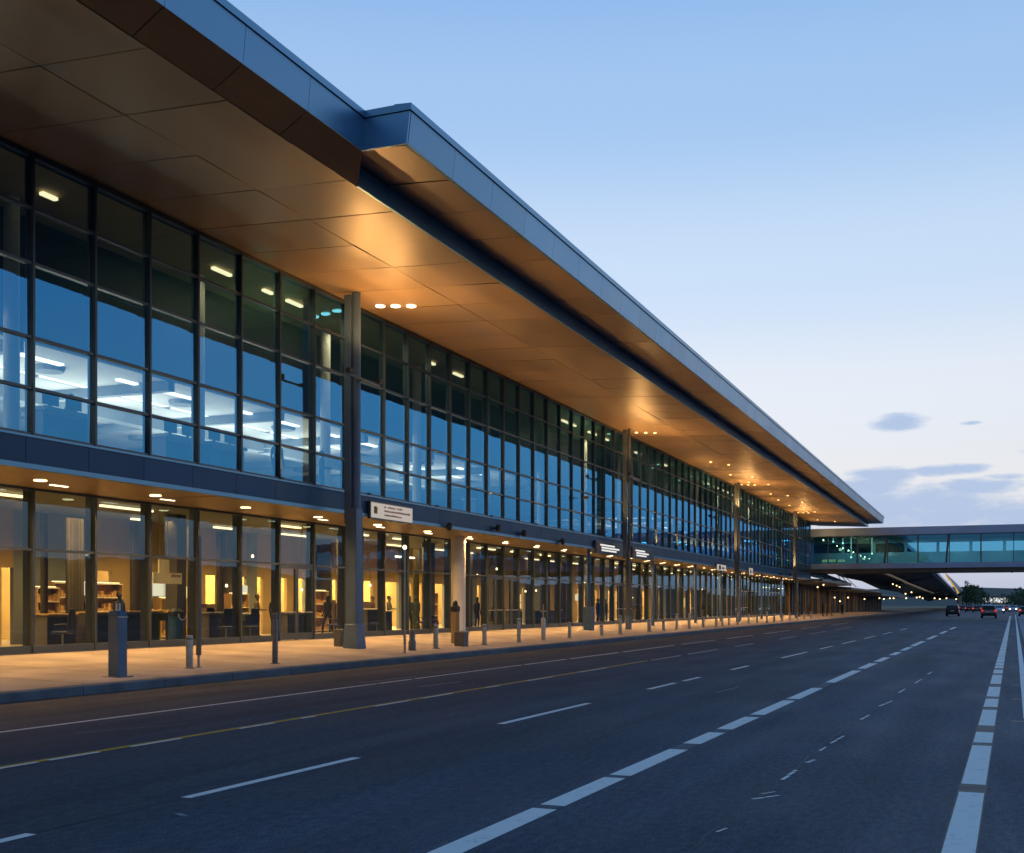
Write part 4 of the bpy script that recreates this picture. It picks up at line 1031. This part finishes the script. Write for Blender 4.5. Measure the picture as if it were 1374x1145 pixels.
part(m, 'roof', 'roof_grey', FN); part(m2, 'lit_underside', 'fin_glow', FN)
m = MB(); q = fin_pt(1288, 800, 425); m.box(424, 427, q.y - .5, q.y + .5, 0, q.z); part(m, 'pier', 'concrete', FN)

# ------------------------------------------------------------------ far scenery
def ridge(name, x0, y0, y1, depth, h, seed):
    r_ = random.Random(seed); n = 60; vs = []; fs = []
    for i in range(n+1):
        y = y0 + (y1-y0)*i/n; hh = h*(.8 + .25*math.sin(i*.35+seed) + .1*r_.random()) * min(1, i/6, (n-i)/6)
        vs += [(x0, y, -1), (x0 + depth*.5, y, hh), (x0 + depth, y, -1)]
    for i in range(n): fs += [(i*3, i*3+1, i*3+4, i*3+3), (i*3+1, i*3+2, i*3+5, i*3+4)]
    return struct(MB().add(vs, fs).build(name, 'hill_green'))
ridge('hill', 2200, -1500, 1500, 600, 34, 3)
# unseen bank across the road, added to darken reflections in the shop glass
m = MB(); vs = []; fs = []; n = 60
for i in range(n+1):
    x = -150 + 900*i/n; k = min(1, i/8, (n-i)/8)
    for yy_, zz in ((-48, 0), (-58, 3.5), (-70, 7.5), (-95, 8.5), (-130, -1)): vs.append((x, yy_ - 14*i/n, zz*k*(1 + .2*math.sin(i*.7)) - .05))
for i in range(n):
    for k in range(4): fs.append((i*5+k, i*5+k+1, i*5+5+k+1, i*5+5+k))
struct(m.add(vs, fs).build('reflection_bank', 'hill_green'))
def tree_proto(seed, h, w):
    r_ = random.Random(seed); root = empty('tree'); t = MB()
    t.tube([(0,0,-.2),(.05,.05,h*.25),(.1,-.05,h*.5),(0,0,h*.8)], [h*.03,h*.024,h*.016,h*.006], 8)
    for k in range(7):
        a = r_.random()*6.28; z = h*(.28+.07*k); l = w*(.5+.4*r_.random())
        t.tube([(.05,0,z),(math.cos(a)*l*.6,math.sin(a)*l*.6,z+h*.10),(math.cos(a)*l,math.sin(a)*l,z+h*.16)], [h*.012,h*.007,h*.003], 6)
    t.build('trunk', 'bark', root)
    c = MB(); clumps = []
    for k in range(30):
        a = r_.random()*6.28; zz = h*(.3+.68*r_.random()); rr = w*(1.0 - abs(zz/h-.55)*1.25)*math.sqrt(r_.random()); clumps.append((rr*math.cos(a), rr*math.sin(a), zz, h*.07*(.6+r_.random())))
    for cx, cy, cz, cr in clumps:
        for k in range(34):
            d = Vector((r_.gauss(0,1), r_.gauss(0,1), r_.gauss(0,.8))).normalized()*cr*r_.random()**.4; p = Vector((cx,cy,cz)) + d
            u = Vector((r_.gauss(0,1), r_.gauss(0,1), r_.gauss(0,1))).normalized(); w_ = u.cross(Vector((r_.gauss(0,1), r_.gauss(0,1), 1))).normalized(); s = h*.022*(.6+r_.random())
            c.quad(p - u*s - w_*s*.5, p + u*s - w_*s*.5, p + u*s + w_*s*.5, p - u*s + w_*s*.5)
    c.build('crown', 'leaf', root, recalc=False); return root
tp = [tree_proto(1, 11, 4.2), tree_proto(2, 9, 4.0), tree_proto(3, 13, 4.4)]; used = set()
tl = [(1297, 430, 0, .9), (1303, 470, 1, 1.0), (1309, 520, 0, .9), (1315, 560, 1, 1.05), (1321, 600, 0, .8), (1292, 520, 1, 1.0), (1300, 640, 2, .9), (1312, 660, 2, .85), (1326, 800, 1, .8), (1334, 900, 0, .7), (1342, 900, 1, .8), (1350, 760, 0, .7), (1357, 560, 1, .7), (1362, 430, 0, .55), (1368, 340, 2, .48), (1374, 300, 0, .6), (1382, 240, 1, .55), (1346, 1000, 2, .8)]
tlab = ['leftmost', 'second', 'third', 'fourth', 'fifth']
for k, (px, X, t, s) in enumerate(tl):
    d_ = plan_dir(px); q = (X, d_.y*X/d_.x, 0)
    o = tp[t] if t not in used else dup(tp[t], q); used.add(t); o.location = q; o.scale = (s, s, s); o.rotation_euler.z = k*1.3
    side = 'left' if px < 1330 else 'right'
    tag(o, 'dark leafy tree far down the road, %s' % ['just beyond the curved canopy', 'in the left clump nearest the canopy', 'in the middle of the left clump', 'right part of the left clump', 'at the right end of the left clump', 'lowest beside the canopy tip', 'tall one behind the left clump', 'second tall one behind the left clump', 'small one left of the pale building', 'small one right over the silver car', 'small one right of the pale lit building', 'small one left in the right clump', 'second from the left in the right clump', 'middle one of the right clump', 'tallest one of the right clump', 'at the right frame edge of the right clump', 'nearest one at the right edge of the view', 'tall one beyond the pale building'][k], 'tree', 'trees at the end of the road')
# pale lit building at the end of the road
d_ = plan_dir(1335.5); X = 900; q = (X, d_.y*X/d_.x, 0)
b = tag(empty('far_building', q), 'low pale building with a lit white front at the end of the road', 'building')
MB().box(0, 14, -9, 9, -.2, 7.5).build('wall', 'white_paint', b); MB().box(-.5, 14.5, -9.6, 9.6, 7.52, 8.4).build('roof', 'roof_grey', b)
for k in range(5): MB().box(-.06, -.01, -8.3 + 3.4*k, -5.4 + 3.4*k, 3.4, 6.8).build('window', 'far_lit', b)

# ------------------------------------------------------------------ cars
def make_car(name, paint, h=1.78, lights='tail_red', front=False):
    r = empty(name); L, W = 4.7, .95
    prof = [(-2.35, .42), (-2.38, .75), (-2.30, 1.08), (-2.12, h-.10), (-1.85, h), (.35, h), (1.05, 1.12), (2.05, 1.0), (2.32, .82), (2.36, .42)]
    arch = [(1.85, .30), (1.74, .55), (1.45, .68), (1.16, .55), (1.05, .30), (-1.05, .30), (-1.16, .55), (-1.45, .68), (-1.74, .55), (-1.85, .30)]
    pts = prof + arch; n = len(pts)
    def wy(z): return W if z < 1.02 else W - .22*(z-1.02)/(h-1.02)
    m = MB(); vs = [(x, -wy(z), z) for x, z in pts] + [(x, wy(z), z) for x, z in pts]
    fs = [tuple(range(n)), tuple(range(2*n-1, n-1, -1))] + [(i, n+i, n+(i+1)%n, (i+1)%n) for i in range(n)]
    m.add(vs, fs); m.build('body', paint, r, bevel=.05)
    g = h - .12
    MB().quad((-2.325,-.76,1.12),(-2.325,.76,1.12),(-2.15,.66,g),(-2.15,-.66,g)).build('window', 'car_glass', r, recalc=False)
    MB().quad((.43,-.66,h-.05),(.43,.66,h-.05),(1.06,.76,1.15),(1.06,-.76,1.15)).build('windscreen', 'car_glass', r, recalc=False)
    for s in (-1, 1):
        for a, b in ((-1.95, -.75), (-.68, .62)):
            y0, y1 = s*(wy(1.12)+.012), s*(wy(g)+.012)
            MB().quad((a,y0,1.12),(b + (.12 if b > 0 else 0),y0,1.12),(b - (.2 if b > 0 else 0),y1,g),(a + (.05 if a < -1 else 0),y1,g)).build('window', 'car_glass', r, recalc=False)
        MB().hexa([(.75,s*.93,1.1),(.9,s*.93,1.1),(.9,s*1.13,1.1),(.75,s*1.13,1.1)], [(.75,s*.93,1.26),(.9,s*.93,1.26),(.9,s*1.13,1.26),(.75,s*1.13,1.26)]).build('mirror', paint, r)
        MB().box(-2.42, -2.25, s*.80-.13, s*.80+.13, .86, 1.12).build('taillight', lights, r)
        MB().box(2.2, 2.37, s*.72-.16, s*.72+.16, .70, .86).build('headlight', 'head_white' if front else 'white_paint', r)
        for x in (-1.45, 1.45):
            w = MB(); vs = []; 
            for k, (rr, yy_) in enumerate(((.18,.0),(.34,.0),(.36,.04),(.36,.2),(.34,.24),(.18,.24))):
                for i in range(18): a = 6.2832*i/18; vs.append((x + rr*math.cos(a), s*(.97-yy_), .36 + rr*math.sin(a)))
            fs = [(k*18+i, k*18+(i+1)%18, (k+1)*18+(i+1)%18, (k+1)*18+i) for k in range(5) for i in range(18)]
            w.add(vs, fs); wo = w.build('wheel', 'rubber', r)
            q = MB(); q.add([(x + .19*math.cos(6.2832*i/18), s*(.955), .36 + .19*math.sin(6.2832*i/18)) for i in range(18)] + [(x, s*.94, .36)], [(i, (i+1)%18, 18) for i in range(18)]); q.build('rim', 'steel', wo)
        MB().tube([(-1.7, s*.6, h+.05), (.1, s*.6, h+.05)], .025, 6).build('roof_rail', 'steel_dark', r)
    MB().box(-2.46, -2.30, -.9, .9, .45, .66).build('bumper', 'black_plastic', r, bevel=.03)
    MB().box(-2.47, -2.38, -.26, .26, .78, .90).build('licence_plate', 'white_paint', r)
    return r
def place(px, py): q = on_z(px, py); return (q.x, q.y, .0)
def heading(xv): return TH - math.atan((xv - CX)/F)
c1 = make_car('parked_car', 'car_black', 1.78, 'tail_off'); q = on_z(1278, 827.4); c1.location = (q.x + 2.4, q.y, .005); c1.rotation_euler.z = heading(1340)
tag(c1, 'black sports utility car driving away under the bridge', 'car'); c1.name = 'car'
c2 = make_car('car', 'car_silver'); q = on_z(1327, 829.8); c2.location = (q.x + 2.4, q.y, .005); c2.rotation_euler.z = heading(1348)
tag(c2, 'silver blue sports utility car with red tail lights right of the black car', 'car')
c3 = make_car('car', 'car_red', 1.5, 'tail_bright'); c4 = make_car('car', 'car_grey', 1.6, 'tail_bright'); c5 = make_car('car', 'car_white', 1.6, 'tail_red', True)
fl = [(c3, 1300.5, 300, 0, 'distant red car with bright tail lights between the black and silver cars'), (c4, 1311, 285, 0, 'distant grey car with tail lights just left of the silver car'), (c4, 1292, 330, 0, 'distant grey car with tail lights beyond the black car'), (c3, 1346, 330, 0, 'distant red car with bright tail lights right of the silver car'), (c5, 1341, 260, math.pi, 'white car with headlights on, coming towards us beyond the silver car'), (c5, 1359, 310, math.pi, 'white car with headlights on near the right trees'), (c5, 1364, 360, math.pi, 'farthest white car with headlights on at the right'), (c4, 1376, 190, 0, 'dark car parked at the right edge under the trees'), (c3, 1352, 420, 0, 'farthest red car with bright tail lights at the right'), (c4, 1319, 420, 0, 'farthest grey car with tail lights left of the silver car')]
seen = set()
for src, px, X, rz, lab in fl:
    d_ = plan_dir(px); q = (X, d_.y*X/d_.x, .005)
    o = src if src.name not in seen else dup(src, q); seen.add(src.name); o.location = q; o.rotation_euler.z = rz; tag(o, lab, 'car', 'distant traffic')

# ------------------------------------------------------------------ sky
w = bpy.data.worlds.new('World'); S.world = w; w.use_nodes = True; nt = w.node_tree; nt.nodes.clear()
out = N(nt, 'ShaderNodeOutputWorld'); bg = N(nt, 'ShaderNodeBackground')
sky = N(nt, 'ShaderNodeTexSky'); sky.sky_type = 'NISHITA'; sky.sun_disc = False; sky.sun_elevation = R(1.0); sky.sun_rotation = R(60); sky.altitude = 100
tc = N(nt, 'ShaderNodeTexCoord'); sx = N(nt, 'ShaderNodeSeparateXYZ'); nt.links.new(tc.outputs['Generated'], sx.inputs[0])
def M(op, a, b=None, c=None, clamp=False):
    n = N(nt, 'ShaderNodeMath', operation=op); n.use_clamp = clamp
    for i, q in enumerate((a, b, c)):
        if q is None: continue
        if isinstance(q, (int, float)): n.inputs[i].default_value = q
        else: nt.links.new(q, n.inputs[i])
    return n.outputs[0]
dx, dy, dz_ = sx.outputs
def ramp(stops, fac):
    r = N(nt, 'ShaderNodeValToRGB'); cr = r.color_ramp; cr.interpolation = 'EASE'
    while len(cr.elements) < len(stops): cr.elements.new(.5)
    for e_, (p_, c_) in zip(cr.elements, stops): e_.position = p_; e_.color = (*c_, 1)
    nt.links.new(fac, r.inputs[0]); return r.outputs[0]
def mix(f, a, b, mode='MIX'):
    n = N(nt, 'ShaderNodeMix', data_type='RGBA', blend_type=mode)
    for i, q in ((0, f), (6, a), (7, b)):
        if isinstance(q, (int, float)): n.inputs[i].default_value = q
        elif isinstance(q, tuple): n.inputs[i].default_value = (*q, 1)
        else: nt.links.new(q, n.inputs[i])
    return n.outputs[2]
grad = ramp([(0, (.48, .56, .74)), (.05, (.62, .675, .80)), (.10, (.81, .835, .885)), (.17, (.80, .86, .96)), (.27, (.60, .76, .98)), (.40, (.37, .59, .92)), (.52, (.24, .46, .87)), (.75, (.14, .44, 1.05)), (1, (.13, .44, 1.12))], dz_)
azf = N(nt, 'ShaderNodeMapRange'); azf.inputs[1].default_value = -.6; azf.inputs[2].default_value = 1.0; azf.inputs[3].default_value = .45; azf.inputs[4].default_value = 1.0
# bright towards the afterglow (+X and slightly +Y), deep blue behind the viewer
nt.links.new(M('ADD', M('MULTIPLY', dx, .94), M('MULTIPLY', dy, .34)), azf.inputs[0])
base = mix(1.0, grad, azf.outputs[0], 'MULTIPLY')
sk = mix(.12, base, mix(1.0, sky.outputs[0], (.10, .10, .10), 'MULTIPLY'))
# clouds in tangent coordinates of the +X direction
xs = M('MAXIMUM', dx, .08); u = M('DIVIDE', dy, xs); v = M('DIVIDE', dz_, xs)
cmb = N(nt, 'ShaderNodeCombineXYZ'); nt.links.new(M('MULTIPLY', u, 1.0), cmb.inputs[0]); nt.links.new(M('MULTIPLY', v, 3.2), cmb.inputs[1])
no = N(nt, 'ShaderNodeTexNoise'); no.inputs['Scale'].default_value = 26; no.inputs['Detail'].default_value = 7; no.inputs['Roughness'].default_value = .62; nt.links.new(cmb.outputs[0], no.inputs['Vector'])
nb = M('SUBTRACT', no.outputs[0], .5)
def uv(px, py):
    r = (px - CX)/F; q = CT + r*ST; return (ST - r*CT)/q, ((HY - py)/F)/q
acc = None
for px, py, rx, ry, k in ((1207, 567, 36, 11, 1.0), (1300, 568, 15, 3, .4), (1185, 637, 42, 10, 1), (1268, 631, 52, 7, 1), (1318, 652, 56, 10, 1), (1347, 640, 26, 5, .8), (1215, 680, 110, 26, 1.1), (1160, 655, 62, 14, 1), (1360, 695, 60, 16, 1), (1290, 694, 66, 12, .8), (1250, 662, 40, 9, .7), (1060, 640, 60, 5, .4), (1450, 600, 60, 14, 1), (1560, 660, 130, 30, 1), (1600, 520, 80, 14, .8), (600, 700, 160, 26, .8), (300, 640, 140, 18, .7)):
    cu, cv = uv(px, py); su = rx/F*.9; sv = ry/F*.95
    a = M('DIVIDE', M('SUBTRACT', u, cu), su); b = M('DIVIDE', M('SUBTRACT', v, cv), sv)
    e_ = M('SUBTRACT', 1.0, M('ADD', M('MULTIPLY', a, a), M('MULTIPLY', b, b)))
    e_ = M('MULTIPLY', M('MAXIMUM', e_, -2.0), 1.0)
    e_ = M('ADD', e_, (k - 1.0)*.6)
    acc = e_ if acc is None else M('MAXIMUM', acc, e_)
cl = N(nt, 'ShaderNodeMapRange', interpolation_type='SMOOTHSTEP'); cl.inputs[1].default_value = -.9; cl.inputs[2].default_value = .75
nt.links.new(M('ADD', acc, M('MULTIPLY', nb, 3.6)), cl.inputs[0])
msk = M('MULTIPLY', cl.outputs[0], M('GREATER_THAN', dx, .1))
hz = N(nt, 'ShaderNodeMapRange', interpolation_type='SMOOTHSTEP'); hz.inputs[1].default_value = .13; hz.inputs[2].default_value = .02; hz.inputs[3].default_value = 0; hz.inputs[4].default_value = .55; nt.links.new(dz_, hz.inputs[0])
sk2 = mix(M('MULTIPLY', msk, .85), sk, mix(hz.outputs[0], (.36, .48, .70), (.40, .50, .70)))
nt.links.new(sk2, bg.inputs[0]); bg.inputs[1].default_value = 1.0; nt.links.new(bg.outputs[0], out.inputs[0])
sun = bpy.data.lights.new('sun', 'SUN'); sun.energy = .12; sun.angle = R(25); sun.color = (1, .86, .72)
so_ = bpy.data.objects.new('sun', sun); COL.objects.link(so_); so_.rotation_euler = Vector((-math.cos(R(30)), -math.sin(R(30)), -.14)).to_track_quat('-Z', 'Y').to_euler()

# ------------------------------------------------------------------ camera and render settings
cd = bpy.data.cameras.new('camera'); cam = bpy.data.objects.new('camera', cd); COL.objects.link(cam)
cam.location = (0, 0, EYE); cam.rotation_euler = (R(90), 0, TH - R(90))
cd.sensor_width = 36; cd.lens = F/1374*36; cd.shift_y = (HY - 572.5)/1374; cd.clip_end = 9000; cd.clip_start = .05
S.camera = cam
S.render.engine = 'CYCLES'
c = S.cycles; c.use_denoising = True; c.max_bounces = 7; c.diffuse_bounces = 3; c.glossy_bounces = 4; c.transparent_max_bounces = 16; c.transmission_bounces = 4
c.sample_clamp_indirect = 4; c.caustics_reflective = False; c.caustics_refractive = False; c.use_light_tree = True
try: c.denoiser = 'OPENIMAGEDENOISE'
except Exception: pass
S.view_settings.view_transform = 'Standard'; S.view_settings.look = 'None'; S.view_settings.exposure = .14; S.view_settings.gamma = 1
for o in bpy.data.objects:
    if '_world' in o: del o['_world']
